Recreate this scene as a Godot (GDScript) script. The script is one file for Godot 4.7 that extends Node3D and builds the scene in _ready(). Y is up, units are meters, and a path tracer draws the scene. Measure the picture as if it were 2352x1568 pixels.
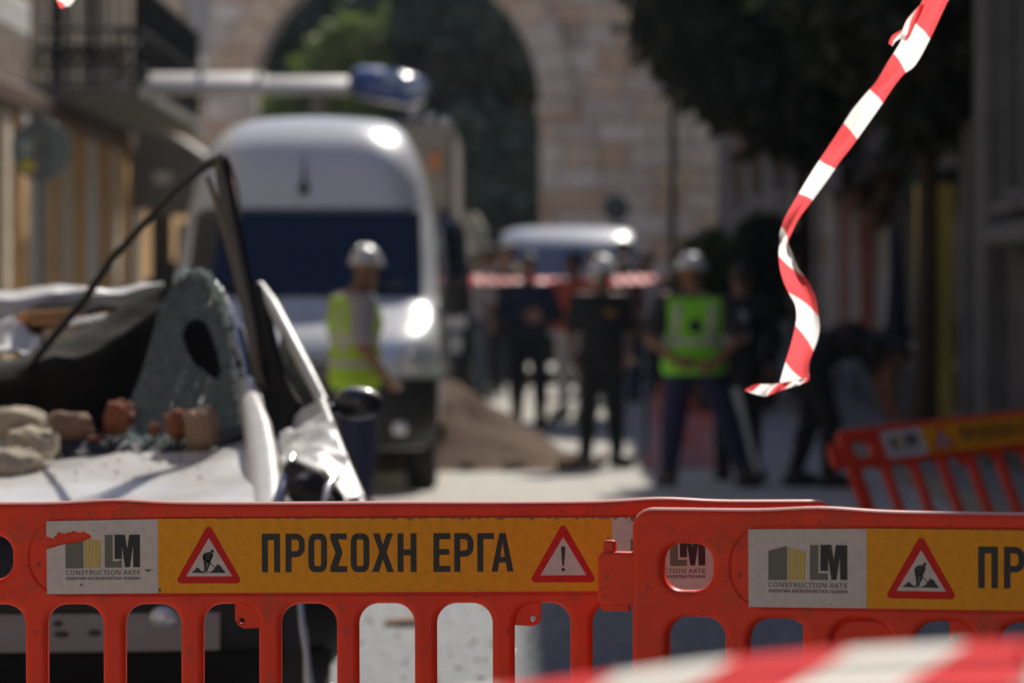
extends Node3D
# A street cordoned off after an earthquake, seen through a 135 mm lens over two plastic barriers.

const EYE := 1.42        # camera height
const HORIZON := 695.0   # where eye level falls in the measured 2352 x 1568 picture
const FOCAL := 8820.0    # focal length in those pixels
const MARK := 1087.0     # pixels per metre at the first barrier

var M := {}
var taken := {}
var rng := RandomNumberGenerator.new()


# a measured point of the picture at a known scale (pixels per metre) as a place in metres
func spot(px: float, py: float, s: float) -> Vector3:
	return Vector3((px - 1176.0) / s, EYE - (py - HORIZON) / s, -FOCAL / s)


# the street: level near the barriers, rising 2 in 100 beyond 32 m
func ground_at(z: float) -> float:
	var d := -z
	if d < 32.0: return 0.0
	if d < 75.0: return (d - 32.0) * 0.02
	return 0.86 + (d - 75.0) * 0.03


# ---------------------------------------------------------------- geometry
class Geo:
	var st := SurfaceTool.new()
	var xf := Transform3D.IDENTITY
	var filled := false

	func _init() -> void:
		st.begin(Mesh.PRIMITIVE_TRIANGLES)

	func smooth(n: int) -> Geo:
		st.set_smooth_group(n)
		return self

	func tri(a: Vector3, b: Vector3, c: Vector3) -> void:
		st.add_vertex(xf * a)
		st.add_vertex(xf * b)
		st.add_vertex(xf * c)
		filled = true

	func quad(a: Vector3, b: Vector3, c: Vector3, d: Vector3) -> void:
		tri(a, b, c)
		tri(a, c, d)

	func tri_uv(p: Array, uv: Array) -> void:
		for k in 3:
			st.set_uv(uv[k])
			st.add_vertex(xf * p[k])
		filled = true

	func mesh() -> ArrayMesh:
		st.generate_normals()
		return st.commit()

	# box with chamfered edges
	func box(c: Vector3, size: Vector3, bevel := 0.0, turn := Basis.IDENTITY) -> void:
		smooth(-1)
		var h := size * 0.5
		var b: float = minf(bevel, minf(h.x, minf(h.y, h.z)) * 0.9)
		if b <= 0.0:
			var p := []
			for k in 8:
				p.append(c + turn * Vector3(h.x * (1 if k & 1 else -1), h.y * (1 if k & 2 else -1), h.z * (1 if k & 4 else -1)))
			for f in [[0, 1, 3, 2], [5, 4, 6, 7], [4, 0, 2, 6], [1, 5, 7, 3], [2, 3, 7, 6], [4, 5, 1, 0]]:
				quad(p[f[0]], p[f[3]], p[f[2]], p[f[1]]) if false else quad(p[f[0]], p[f[1]], p[f[2]], p[f[3]])
			return
		var v := func(sx: int, sy: int, sz: int, ax: int) -> Vector3:
			var q := Vector3(sx * (h.x - b), sy * (h.y - b), sz * (h.z - b))
			q[ax] += b * [sx, sy, sz][ax]
			return c + turn * q
		for ax in 3:
			var u := (ax + 1) % 3
			var w := (ax + 2) % 3
			for s in [-1, 1]:
				var ring := []
				for k in [[-1, -1], [1, -1], [1, 1], [-1, 1]]:
					var g := [0, 0, 0]
					g[ax] = s
					g[u] = k[0]
					g[w] = k[1]
					ring.append(v.call(g[0], g[1], g[2], ax))
				if s < 0: quad(ring[0], ring[1], ring[2], ring[3])
				else: quad(ring[3], ring[2], ring[1], ring[0])
			for su in [-1, 1]:
				for sw in [-1, 1]:
					var e := []
					for k in [[-1, u], [1, u], [1, w], [-1, w]]:
						var g := [0, 0, 0]
						g[ax] = k[0]
						g[u] = su
						g[w] = sw
						e.append(v.call(g[0], g[1], g[2], k[1]))
					if su * sw > 0: quad(e[0], e[1], e[2], e[3])
					else: quad(e[3], e[2], e[1], e[0])
		for sx in [-1, 1]:
			for sy in [-1, 1]:
				for sz in [-1, 1]:
					var a: Vector3 = v.call(sx, sy, sz, 0)
					var d: Vector3 = v.call(sx, sy, sz, 1)
					var e: Vector3 = v.call(sx, sy, sz, 2)
					if sx * sy * sz < 0: tri(a, d, e)
					else: tri(a, e, d)

	# a bar of changing radius along points; flat squeezes it across the given side direction
	func tube(pts: Array, radii: Array, sides := 8, flat := 1.0, up := Vector3(0, 0, 1)) -> void:
		smooth(0)
		var rings := []
		for k in pts.size():
			var t: Vector3 = (pts[mini(k + 1, pts.size() - 1)] - pts[maxi(k - 1, 0)]).normalized()
			var x := t.cross(up)
			if x.length() < 0.05: x = t.cross(Vector3(1, 0, 0.1))
			x = x.normalized()
			var y := x.cross(t).normalized()
			var ring := []
			for j in sides:
				var a := TAU * j / sides
				ring.append(pts[k] + (x * cos(a) + y * sin(a) * flat) * radii[mini(k, radii.size() - 1)])
			rings.append(ring)
		for k in pts.size() - 1:
			for j in sides:
				var n := (j + 1) % sides
				quad(rings[k][j], rings[k][n], rings[k + 1][n], rings[k + 1][j])
		smooth(-1)
		for j in range(1, sides - 1):
			tri(rings[0][0], rings[0][j + 1], rings[0][j])
			tri(rings[-1][0], rings[-1][j], rings[-1][j + 1])

	# profile of (radius, height) turned about the y axis
	func lathe(profile: Array, sides := 20, squeeze := Vector3.ONE) -> void:
		smooth(0)
		for k in profile.size() - 1:
			for j in sides:
				var p := []
				for q in [[k, j], [k, j + 1], [k + 1, j + 1], [k + 1, j]]:
					var a: float = TAU * q[1] / sides
					p.append(Vector3(cos(a) * profile[q[0]].x, profile[q[0]].y, sin(a) * profile[q[0]].x) * squeeze)
				if profile[k].x > 1e-6: tri(p[0], p[1], p[2])
				if profile[k + 1].x > 1e-6: tri(p[0], p[2], p[3])

	func ball(c: Vector3, r: Vector3, seg := 14) -> void:
		var keep := xf
		xf = xf * Transform3D(Basis.IDENTITY, c)
		var prof := []
		for k in seg + 1:
			var a := PI * k / seg - PI / 2
			prof.append(Vector2(maxf(cos(a), 0.0), sin(a)))
		prof[0].x = 0.0
		prof[seg].x = 0.0
		lathe(prof, seg + 4, r)
		xf = keep

	# a sheet of some thickness through rows of points
	func sheet(rows: Array, thick: float) -> void:
		var top := []
		var low := []
		for i in rows.size():
			var a := []
			var b := []
			for j in rows[i].size():
				var du: Vector3 = rows[i][mini(j + 1, rows[i].size() - 1)] - rows[i][maxi(j - 1, 0)]
				var dv: Vector3 = rows[mini(i + 1, rows.size() - 1)][j] - rows[maxi(i - 1, 0)][j]
				var n := du.cross(dv).normalized() * thick * 0.5
				a.append(rows[i][j] + n)
				b.append(rows[i][j] - n)
			top.append(a)
			low.append(b)
		smooth(0)
		var ni := rows.size() - 1
		var nj: int = rows[0].size() - 1
		for i in ni:
			for j in nj:
				quad(top[i][j], top[i + 1][j], top[i + 1][j + 1], top[i][j + 1])
				quad(low[i][j], low[i][j + 1], low[i + 1][j + 1], low[i + 1][j])
		smooth(-1)
		for i in ni:
			quad(top[i][0], low[i][0], low[i + 1][0], top[i + 1][0])
			quad(top[i][nj], top[i + 1][nj], low[i + 1][nj], low[i][nj])
		for j in nj:
			quad(top[0][j], top[0][j + 1], low[0][j + 1], low[0][j])
			quad(top[ni][j], low[ni][j], low[ni][j + 1], top[ni][j + 1])

	static func area(p: PackedVector2Array) -> float:
		var s := 0.0
		for k in p.size():
			s += p[k].cross(p[(k + 1) % p.size()])
		return s * 0.5

	# the outline moved by d into the material (holes: hole = true)
	static func inset(p: PackedVector2Array, d: float, hole := false) -> PackedVector2Array:
		var out := PackedVector2Array()
		var n := p.size()
		var s := signf(area(p)) * (-1.0 if hole else 1.0)
		for k in n:
			var a := (p[k] - p[(k + n - 1) % n]).normalized()
			var b := (p[(k + 1) % n] - p[k]).normalized()
			var na := Vector2(-a.y, a.x) * s
			var nb := Vector2(-b.y, b.x) * s
			var m := (na + nb).normalized()
			out.append(p[k] + m * d / maxf(m.dot(na), 0.5))
		return out

	# an outline with holes as simple polygons, cut along a line through every hole
	static func simple(outer: PackedVector2Array, holes: Array) -> Array:
		if holes.is_empty(): return [outer]
		var xs := [-1e4]
		for h in holes:
			var lo := 1e9
			var hi := -1e9
			for q in h:
				lo = minf(lo, q.x)
				hi = maxf(hi, q.x)
			xs.append((lo + hi) * 0.5 * 1000.0)
		xs.append(1e4)
		xs.sort()
		var big := func(p): 
			var o := PackedVector2Array()
			for q in p: o.append(q * 1000.0)
			return o
		var out := []
		var shape: PackedVector2Array = big.call(outer)
		var cuts := []
		for h in holes: cuts.append(big.call(h))
		for k in xs.size() - 1:
			if xs[k + 1] - xs[k] < 0.01: continue
			var strip := PackedVector2Array([Vector2(xs[k], -1e4), Vector2(xs[k + 1], -1e4), Vector2(xs[k + 1], 1e4), Vector2(xs[k], 1e4)])
			var left: Array = Geometry2D.intersect_polygons(shape, strip)
			for c in cuts:
				var next := []
				for p in left: next.append_array(Geometry2D.clip_polygons(p, c))
				left = next
			for p in left:
				var o := PackedVector2Array()
				for q in p: o.append(q * 0.001)
				out.append(o)
		return out

	func cap(outer: PackedVector2Array, holes: Array, z: float, front: bool) -> void:
		smooth(-1)
		for p in simple(outer, holes):
			var t := Geometry2D.triangulate_polygon(p)
			for k in range(0, t.size(), 3):
				var a := Vector3(p[t[k]].x, p[t[k]].y, z)
				var b := Vector3(p[t[k + 1]].x, p[t[k + 1]].y, z)
				var c := Vector3(p[t[k + 2]].x, p[t[k + 2]].y, z)
				if ((b - a).cross(c - a).z < 0.0) == front: tri(a, b, c)
				else: tri(a, c, b)

	# an outline with holes given depth from z0 to z1, its edges rounded by bevel
	func prism(outer: PackedVector2Array, z0: float, z1: float, bevel := 0.0, holes := [], seg := 3, back := true, front_holes := []) -> void:
		var loops := [[outer, false]]
		for h in holes: loops.append([h, true])
		var fronts := []
		for l in loops:
			var p: PackedVector2Array = l[0]
			var levels := []
			if bevel <= 0.0: levels = [[0.0, z0], [0.0, z1]]
			else:
				for k in seg + 1:
					var a := PI / 2 * k / seg
					levels.append([bevel * (1.0 - sin(a)), z0 + bevel * (1.0 - cos(a))])
				for k in seg + 1:
					var a := PI / 2 * k / seg
					levels.append([bevel * (1.0 - cos(a)), z1 - bevel * (1.0 - sin(a))])
			var rings := []
			for v in levels: rings.append([inset(p, v[0], l[1]), v[1]])
			smooth(1 if bevel > 0.0 else -1)
			var flip = (area(p) > 0.0) != l[1]
			for k in rings.size() - 1:
				var r0: PackedVector2Array = rings[k][0]
				var r1: PackedVector2Array = rings[k + 1][0]
				for j in p.size():
					var n := (j + 1) % p.size()
					var a := Vector3(r0[j].x, r0[j].y, rings[k][1])
					var b := Vector3(r0[n].x, r0[n].y, rings[k][1])
					var c := Vector3(r1[n].x, r1[n].y, rings[k + 1][1])
					var d := Vector3(r1[j].x, r1[j].y, rings[k + 1][1])
					if flip: quad(a, d, c, b)
					else: quad(a, b, c, d)
			fronts.append(rings[-1][0])
		var hole_fronts := fronts.slice(1)
		cap(fronts[0], hole_fronts + front_holes, z1, true)
		if back: cap(fronts[0], hole_fronts, z0, false)

	# flat print: one face towards +z
	func print_poly(p: PackedVector2Array, z: float, holes := []) -> void:
		cap(p, holes, z, true)

	# a smooth union of tapered bones, meshed on a grid; planes [normal, distance] cut it off
	func skin(bones: Array, cell: float, blend: float, fat := 0.0, planes := []) -> void:
		var lo := Vector3.ONE * 1e9
		var hi := -lo
		for b in bones:
			var r: float = maxf(b[2], b[3]) + fat
			for q in [b[0], b[1]]:
				lo = lo.min(q - Vector3.ONE * r)
				hi = hi.max(q + Vector3.ONE * r)
		lo -= Vector3.ONE * (blend * 0.5 + cell * 2.5)
		hi += Vector3.ONE * (blend * 0.5 + cell * 2.5)
		var nx := int(ceil((hi.x - lo.x) / cell)) + 1
		var ny := int(ceil((hi.y - lo.y) / cell)) + 1
		var nz := int(ceil((hi.z - lo.z) / cell)) + 1
		var sy := nx
		var sz := nx * ny
		var f := PackedFloat32Array()
		f.resize(nx * ny * nz)
		f.fill(0.5)
		for b in bones:
			var a: Vector3 = b[0]
			var ba: Vector3 = b[1] - a
			var l2: float = maxf(ba.length_squared(), 1e-9)
			var ra: float = b[2] + fat
			var rb: float = b[3] + fat
			var reach: float = maxf(ra, rb) + blend + cell * 2.0
			var q0 := ((a.min(b[1]) - Vector3.ONE * reach - lo) / cell).floor()
			var q1 := ((a.max(b[1]) + Vector3.ONE * reach - lo) / cell).ceil()
			for z in range(maxi(int(q0.z), 0), mini(int(q1.z), nz - 1) + 1):
				for y in range(maxi(int(q0.y), 0), mini(int(q1.y), ny - 1) + 1):
					var i := maxi(int(q0.x), 0) + y * sy + z * sz
					for x in range(maxi(int(q0.x), 0), mini(int(q1.x), nx - 1) + 1):
						var pa := lo + Vector3(x, y, z) * cell - a
						var t := clampf(pa.dot(ba) / l2, 0.0, 1.0)
						var d := (pa - ba * t).length() - ra - (rb - ra) * t
						var o := f[i]
						if d < o + blend:
							var h := clampf(0.5 + 0.5 * (o - d) / blend, 0.0, 1.0)
							f[i] = o + (d - o) * h - blend * h * (1.0 - h)
						i += 1
		if planes.size():
			for z in nz:
				for y in ny:
					var i := y * sy + z * sz
					for x in nx:
						if f[i] < cell * 3.0:
							var p := lo + Vector3(x, y, z) * cell
							for pl in planes: f[i] = maxf(f[i], pl[0].dot(p) - pl[1])
						i += 1
		var corner := [0, 1, sy, sy + 1, sz, sz + 1, sz + sy, sz + sy + 1]
		var offs := [Vector3(0, 0, 0), Vector3(1, 0, 0), Vector3(0, 1, 0), Vector3(1, 1, 0), Vector3(0, 0, 1), Vector3(1, 0, 1), Vector3(0, 1, 1), Vector3(1, 1, 1)]
		var edges := [[0, 1], [2, 3], [4, 5], [6, 7], [0, 2], [1, 3], [4, 6], [5, 7], [0, 4], [1, 5], [2, 6], [3, 7]]
		var at := {}
		for z in nz - 1:
			for y in ny - 1:
				var i := y * sy + z * sz
				for x in nx - 1:
					if absf(f[i]) < cell * 2.2:
						var inside := 0
						for k in 8:
							if f[i + corner[k]] < 0.0: inside += 1
						if inside > 0 and inside < 8:
							var sum := Vector3.ZERO
							var n := 0
							for e in edges:
								var d0 := f[i + corner[e[0]]]
								var d1 := f[i + corner[e[1]]]
								if (d0 < 0.0) != (d1 < 0.0):
									sum += offs[e[0]].lerp(offs[e[1]], d0 / (d0 - d1))
									n += 1
							at[i] = lo + (Vector3(x, y, z) + sum / n) * cell
					i += 1
		smooth(0)
		for i in at:
			var d0 := f[i]
			for ax in 3:
				var step: int = [1, sy, sz][ax]
				if (d0 < 0.0) == (f[i + step] < 0.0): continue
				var u: int = [sy, sz, 1][ax]
				var w: int = [sz, 1, sy][ax]
				if at.has(i - u) and at.has(i - w) and at.has(i - u - w):
					if d0 < 0.0: quad(at[i], at[i - w], at[i - u - w], at[i - u])
					else: quad(at[i], at[i - u], at[i - u - w], at[i - w])


func rounded(x0: float, y0: float, x1: float, y1: float, r: float, seg := 8) -> PackedVector2Array:
	var p := PackedVector2Array()
	for c in [[x1 - r, y1 - r, 0.0], [x0 + r, y1 - r, 90.0], [x0 + r, y0 + r, 180.0], [x1 - r, y0 + r, 270.0]]:
		for k in seg + 1:
			var a := deg_to_rad(c[2] + 90.0 * k / seg)
			p.append(Vector2(c[0] + cos(a) * r, c[1] + sin(a) * r))
	return p


func pv(list: Array) -> PackedVector2Array:
	var p := PackedVector2Array()
	for k in range(0, list.size(), 2): p.append(Vector2(list[k], list[k + 1]))
	return p


func stroke(g: Geo, path: Array, half: float, z: float, closed := false) -> void:
	var l := []
	var r := []
	var n := path.size()
	for k in n:
		var a: Vector2 = path[(k + n - 1) % n] if closed else path[maxi(k - 1, 0)]
		var b: Vector2 = path[(k + 1) % n] if closed else path[mini(k + 1, n - 1)]
		var t := (b - a).normalized()
		var m := Vector2(-t.y, t.x) * half
		l.append(path[k] + m)
		r.append(path[k] - m)
	g.smooth(-1)
	for k in (n if closed else n - 1):
		var j := (k + 1) % n
		g.quad(Vector3(l[k].x, l[k].y, z), Vector3(l[j].x, l[j].y, z), Vector3(r[j].x, r[j].y, z), Vector3(r[k].x, r[k].y, z))


# ---------------------------------------------------------------- objects
func numbered(called: String, parent: Node) -> String:
	var key := str(parent.get_instance_id()) + called
	var n: int = taken.get(key, 0)
	taken[key] = n + 1
	return called if n == 0 else "%s_%03d" % [called, n]


func thing(called: String, label: String, category: String, where := Vector3.ZERO, turn := 0.0, group := "") -> Node3D:
	var o := Node3D.new()
	o.name = numbered(called, self)
	add_child(o, true)
	o.position = where
	o.rotation.y = turn
	return tag(o, label, category, group)


func tag(o: Node3D, label: String, category: String, group := "") -> Node3D:
	o.set_meta("label", label)
	o.set_meta("category", category)
	if group: o.set_meta("group", group)
	return o


func part(called: String, what, m: Material, parent: Node3D, at := Transform3D.IDENTITY) -> MeshInstance3D:
	var o := MeshInstance3D.new()
	o.name = numbered(called, parent)
	o.mesh = what.mesh() if what is Geo else what
	o.material_override = m
	o.transform = at
	parent.add_child(o, true)
	return o


func structure(called: String, what, m: Material) -> MeshInstance3D:
	var o := part(called, what, m, self)
	o.set_meta("kind", "structure")
	return o


func copy(o: Node3D, label: String, where: Vector3, turn := 0.0) -> Node3D:
	var c: Node3D = o.duplicate()
	var called := str(o.name)
	c.name = numbered(called, self)
	add_child(c, true)
	c.position = where
	c.rotation.y = turn
	c.set_meta("label", label)
	return c


# ---------------------------------------------------------------- materials
func lin(r: float, g: float, b: float, a := 1.0) -> Color:
	return Color(r, g, b, a).linear_to_srgb()


func plain(r: float, g: float, b: float, rough := 0.7, metal := 0.0) -> StandardMaterial3D:
	var m := StandardMaterial3D.new()
	m.albedo_color = lin(r, g, b)
	m.roughness = rough
	m.metallic = metal
	return m


func noise_image(freq: float, ramp: Array, seed_: int, octaves := 4, size := 256, kind := FastNoiseLite.TYPE_SIMPLEX_SMOOTH) -> NoiseTexture2D:
	var n := FastNoiseLite.new()
	n.noise_type = kind
	n.seed = seed_
	n.frequency = freq
	n.fractal_octaves = octaves
	var t := NoiseTexture2D.new()
	t.width = size
	t.height = size
	t.seamless = true
	t.noise = n
	if ramp.size():
		var g := Gradient.new()
		var offs := PackedFloat32Array()
		var cols := PackedColorArray()
		for k in ramp.size():
			offs.append(float(k) / (ramp.size() - 1))
			cols.append(ramp[k])
		g.offsets = offs
		g.colors = cols
		t.color_ramp = g
	return t


# a mottled surface: colours along a ramp, repeated every 1 / scale metres, with a fine bump
func mottled(ramp: Array, scale: float, rough := 0.85, bump := 0.0, seed_ := 1, freq := 0.02, world := true) -> StandardMaterial3D:
	var m := StandardMaterial3D.new()
	m.albedo_texture = noise_image(freq, ramp, seed_)
	m.roughness = rough
	m.uv1_triplanar = true
	m.uv1_world_triplanar = world
	m.uv1_scale = Vector3.ONE * scale
	if bump > 0.0:
		var t := noise_image(freq * 3.0, [], seed_ + 50, 5)
		t.as_normal_map = true
		t.bump_strength = 6.0
		m.normal_enabled = true
		m.normal_texture = t
		m.normal_scale = bump
	return m


func _ready() -> void:
	rng.seed = 20210927
	# camera: 135 mm at f/3.5 on a 36 x 24 mm frame, focused on the first barrier
	var cam := Camera3D.new()
	cam.name = "camera"
	var lens := CameraAttributesPhysical.new()
	lens.frustum_focal_length = 135.0
	lens.frustum_focus_distance = FOCAL / MARK
	lens.exposure_aperture = 3.5
	lens.frustum_near = 0.1
	lens.frustum_far = 600.0
	cam.attributes = lens
	add_child(cam)
	cam.fov = rad_to_deg(2.0 * atan(12.0 / 135.0))
	cam.near = 0.1
	cam.far = 600.0
	cam.position = Vector3(0, EYE, 0)
	cam.rotation.x = -atan((784.0 - HORIZON) / FOCAL)
	cam.current = true
	# sky, sun, exposure
	var sky_look := ProceduralSkyMaterial.new()
	sky_look.sky_top_color = Color(0.19, 0.28, 0.46)
	sky_look.sky_horizon_color = Color(0.88, 0.89, 0.91)
	sky_look.sky_curve = 0.22
	sky_look.ground_bottom_color = Color(0.3, 0.29, 0.27)
	sky_look.ground_horizon_color = Color(0.5, 0.5, 0.48)
	sky_look.sky_energy_multiplier = 1.2
	var env := Environment.new()
	env.background_mode = Environment.BG_SKY
	env.sky = Sky.new()
	env.sky.sky_material = sky_look
	env.tonemap_mode = Environment.TONE_MAPPER_LINEAR
	env.tonemap_exposure = 1.0
	env.sdfgi_enabled = true
	env.ssao_enabled = true
	env.ssil_enabled = true
	env.fog_enabled = true
	env.fog_density = 0.0003
	env.fog_light_color = Color(0.85, 0.92, 0.96)
	var around := WorldEnvironment.new()
	around.name = "environment"
	around.environment = env
	add_child(around)
	var sun := DirectionalLight3D.new()
	sun.name = "sun"
	sun.light_color = Color(1.0, 0.97, 0.925)
	sun.light_energy = 1.6
	sun.light_angular_distance = 0.5
	sun.shadow_enabled = true
	add_child(sun)
	sun.look_at_from_position(Vector3(0.22, 0.70, -0.68) * 50.0, Vector3.ZERO)

	make_materials()
	make_street()
	make_left_buildings()
	make_right_buildings()
	make_arch()
	make_trees()
	make_van()
	make_lorry()
	make_street_things()
	make_people()
	make_wreck()
	make_rubble()
	make_barriers()
	make_tapes()


func make_materials() -> void:
	M.asphalt = mottled([Color(0.43, 0.445, 0.455), Color(0.49, 0.505, 0.515), Color(0.455, 0.47, 0.48), Color(0.52, 0.535, 0.54)], 0.6, 0.8, 0.5, 3)
	M.dust = mottled([Color(0.66, 0.645, 0.61), Color(0.75, 0.735, 0.70), Color(0.70, 0.685, 0.645), Color(0.78, 0.77, 0.735)], 0.35, 0.95, 0.3, 4)
	M.paving = mottled([Color(0.45, 0.44, 0.42), Color(0.56, 0.55, 0.52), Color(0.5, 0.49, 0.47)], 0.7, 0.85, 0.3, 5)
	M.dirt = mottled([Color(0.30, 0.23, 0.18), Color(0.46, 0.37, 0.29), Color(0.38, 0.30, 0.24), Color(0.52, 0.43, 0.34)], 0.8, 1.0, 1.0, 6, 0.04)
	M.ochre = mottled([Color(0.80, 0.62, 0.40), Color(0.90, 0.72, 0.48), Color(0.85, 0.67, 0.44)], 0.3, 0.9, 0.2, 7)
	M.cream_plaster = mottled([Color(0.80, 0.74, 0.64), Color(0.90, 0.84, 0.74), Color(0.85, 0.79, 0.69)], 0.25, 0.9, 0.2, 8)
	M.brown_wood = mottled([Color(0.26, 0.18, 0.12), Color(0.38, 0.27, 0.18), Color(0.32, 0.22, 0.15)], 0.5, 0.7, 0.2, 9)
	M.pale_wood = mottled([Color(0.66, 0.46, 0.28), Color(0.78, 0.58, 0.38), Color(0.72, 0.52, 0.33)], 3.0, 0.8, 0.2, 10, 0.02, false)
	M.white_paint = mottled([Color(0.82, 0.81, 0.79), Color(0.90, 0.89, 0.87), Color(0.86, 0.85, 0.83)], 0.4, 0.7, 0.1, 11)
	M.grey_plaster = mottled([Color(0.36, 0.35, 0.335), Color(0.47, 0.455, 0.435), Color(0.41, 0.40, 0.38)], 0.3, 0.95, 0.2, 12)
	M.tan_render = mottled([Color(0.42, 0.365, 0.30), Color(0.52, 0.455, 0.38), Color(0.47, 0.41, 0.34)], 0.25, 0.9, 0.2, 57)
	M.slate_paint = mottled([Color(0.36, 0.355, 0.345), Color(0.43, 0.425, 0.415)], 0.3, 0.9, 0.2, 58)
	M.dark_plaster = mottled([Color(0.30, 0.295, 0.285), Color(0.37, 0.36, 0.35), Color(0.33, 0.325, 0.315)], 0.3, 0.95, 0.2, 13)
	M.mortar = mottled([Color(0.66, 0.61, 0.56), Color(0.74, 0.69, 0.64)], 0.5, 1.0, 0.2, 14)
	M.stones = []
	for c in [[0.82, 0.775, 0.72], [0.85, 0.81, 0.76], [0.83, 0.75, 0.65], [0.80, 0.69, 0.58], [0.87, 0.83, 0.79], [0.79, 0.74, 0.69]]:
		var k := Color(c[0], c[1], c[2])
		M.stones.append(mottled([k.darkened(0.16), k, k.lightened(0.12)], 0.8, 1.0, 0.6, 15 + M.stones.size()))
	M.iron = plain(0.02, 0.02, 0.02, 0.5, 0.3)
	M.black = plain(0.012, 0.012, 0.013, 0.55)
	M.matt_black = plain(0.010, 0.010, 0.010, 0.95)
	M.rubber = plain(0.015, 0.015, 0.015, 0.8)
	M.steel = plain(0.45, 0.45, 0.45, 0.35, 0.9)
	M.dull_steel = plain(0.28, 0.28, 0.28, 0.55, 0.8)
	M.dark_glass = plain(0.006, 0.009, 0.022, 0.06)
	M.window_glass = plain(0.02, 0.025, 0.03, 0.08)
	M.white_car = plain(0.71, 0.72, 0.73, 0.3)
	M.white_car.clearcoat_enabled = true
	M.white_car.clearcoat = 1.0
	M.white_car.clearcoat_roughness = 0.06
	M.crushed_white = mottled([Color(0.80, 0.79, 0.77), Color(0.90, 0.895, 0.885), Color(0.85, 0.84, 0.825), Color(0.93, 0.925, 0.915)], 0.6, 0.35, 0.06, 31, 0.012, false)
	M.crushed_white.clearcoat_enabled = true
	M.crushed_white.clearcoat = 0.6
	M.crushed_white.clearcoat_roughness = 0.12
	M.scraped_white = mottled([Color(0.55, 0.545, 0.535), Color(0.84, 0.835, 0.825), Color(0.78, 0.775, 0.765), Color(0.86, 0.855, 0.845), Color(0.80, 0.79, 0.78)], 2.5, 0.42, 0.1, 32, 0.03, false)
	M.mirror_black = plain(0.008, 0.008, 0.009, 0.12)
	M.mirror_black.clearcoat_enabled = true
	M.mirror_black.clearcoat = 1.0
	M.silver = plain(0.55, 0.56, 0.58, 0.25, 0.6)
	M.gloss_black = plain(0.01, 0.01, 0.011, 0.15)
	M.gloss_black.clearcoat_enabled = true
	M.gloss_black.clearcoat = 1.0
	M.lamp_glass = plain(0.75, 0.78, 0.8, 0.08, 0.3)
	M.orange_lens = plain(0.75, 0.22, 0.02, 0.2)
	M.blue_plastic = plain(0.03, 0.10, 0.36, 0.18)
	M.blue_plastic.clearcoat_enabled = true
	M.blue_plastic.clearcoat = 1.0
	M.beige_box = mottled([Color(0.62, 0.58, 0.52), Color(0.70, 0.66, 0.60)], 0.5, 0.6, 0.1, 33)
	M.boom = plain(0.68, 0.64, 0.58, 0.5)
	M.canvas = plain(0.20, 0.19, 0.175, 0.9)
	M.canvas.backlight = Color(0.25, 0.24, 0.22)
	M.canvas_sunlit = plain(0.62, 0.6, 0.56, 0.8)  # paler than the canvas: sunlight on the awning top put into the colour
	M.yellow_post = mottled([Color(0.80, 0.70, 0.30), Color(0.90, 0.80, 0.36), Color(0.85, 0.75, 0.33)], 1.5, 0.7, 0.1, 34)
	M.navy = plain(0.012, 0.016, 0.045, 0.9)
	M.blue_trousers = plain(0.013, 0.014, 0.055, 0.9)
	M.black_cloth = plain(0.010, 0.010, 0.013, 0.95)
	M.charcoal_cloth = plain(0.03, 0.03, 0.032, 0.95)
	M.grey_cloth = plain(0.30, 0.28, 0.30, 0.95)
	M.pale_cloth = plain(0.55, 0.52, 0.50, 0.95)
	M.pink_cloth = plain(0.52, 0.28, 0.27, 0.95)
	M.red_cloth = plain(0.45, 0.08, 0.06, 0.95)
	M.wine_cloth = plain(0.14, 0.03, 0.03, 0.95)
	M.orange_cloth = plain(0.55, 0.09, 0.045, 0.9)
	M.denim = plain(0.06, 0.08, 0.14, 0.95)
	M.khaki = plain(0.20, 0.17, 0.11, 0.95)
	M.skin = plain(0.42, 0.22, 0.15, 0.6)
	M.skin_dark = plain(0.22, 0.105, 0.062, 0.6)
	M.hair = plain(0.02, 0.014, 0.01, 0.7)
	M.grey_hair = plain(0.25, 0.24, 0.23, 0.7)
	M.eye_white = plain(0.6, 0.6, 0.58, 0.3)
	M.lime = plain(0.40, 0.62, 0.03, 0.85)
	M.lime.backlight = Color(0.45, 0.5, 0.2)
	M.green_vest = plain(0.24, 0.70, 0.03, 0.85)
	M.green_vest.backlight = Color(0.3, 0.5, 0.2)
	M.reflective = plain(0.42, 0.40, 0.36, 0.45)
	M.helmet = plain(0.58, 0.58, 0.57, 0.25)
	M.helmet.clearcoat_enabled = true
	M.helmet.clearcoat = 1.0
	M.boots = plain(0.05, 0.04, 0.03, 0.8)
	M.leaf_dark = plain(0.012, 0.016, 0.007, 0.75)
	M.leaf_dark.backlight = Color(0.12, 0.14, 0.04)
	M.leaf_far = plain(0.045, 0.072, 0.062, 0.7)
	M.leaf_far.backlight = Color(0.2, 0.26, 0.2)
	M.leaf_mid = plain(0.03, 0.048, 0.014, 0.7)
	M.leaf_mid.backlight = Color(0.25, 0.32, 0.08)
	M.leaf_sunlit = plain(0.10, 0.14, 0.038, 0.7)  # sunlight on the foliage put into a brighter leaf colour
	M.leaf_sunlit.backlight = Color(0.35, 0.42, 0.15)
	M.bark = mottled([Color(0.20, 0.16, 0.13), Color(0.30, 0.25, 0.20)], 1.0, 0.95, 0.6, 35)
	M.hill = mottled([Color(0.09, 0.11, 0.05), Color(0.16, 0.18, 0.09), Color(0.12, 0.14, 0.07)], 0.1, 1.0, 0.3, 36)
	M.mesh_orange = plain(0.70, 0.14, 0.09, 0.7)
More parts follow.
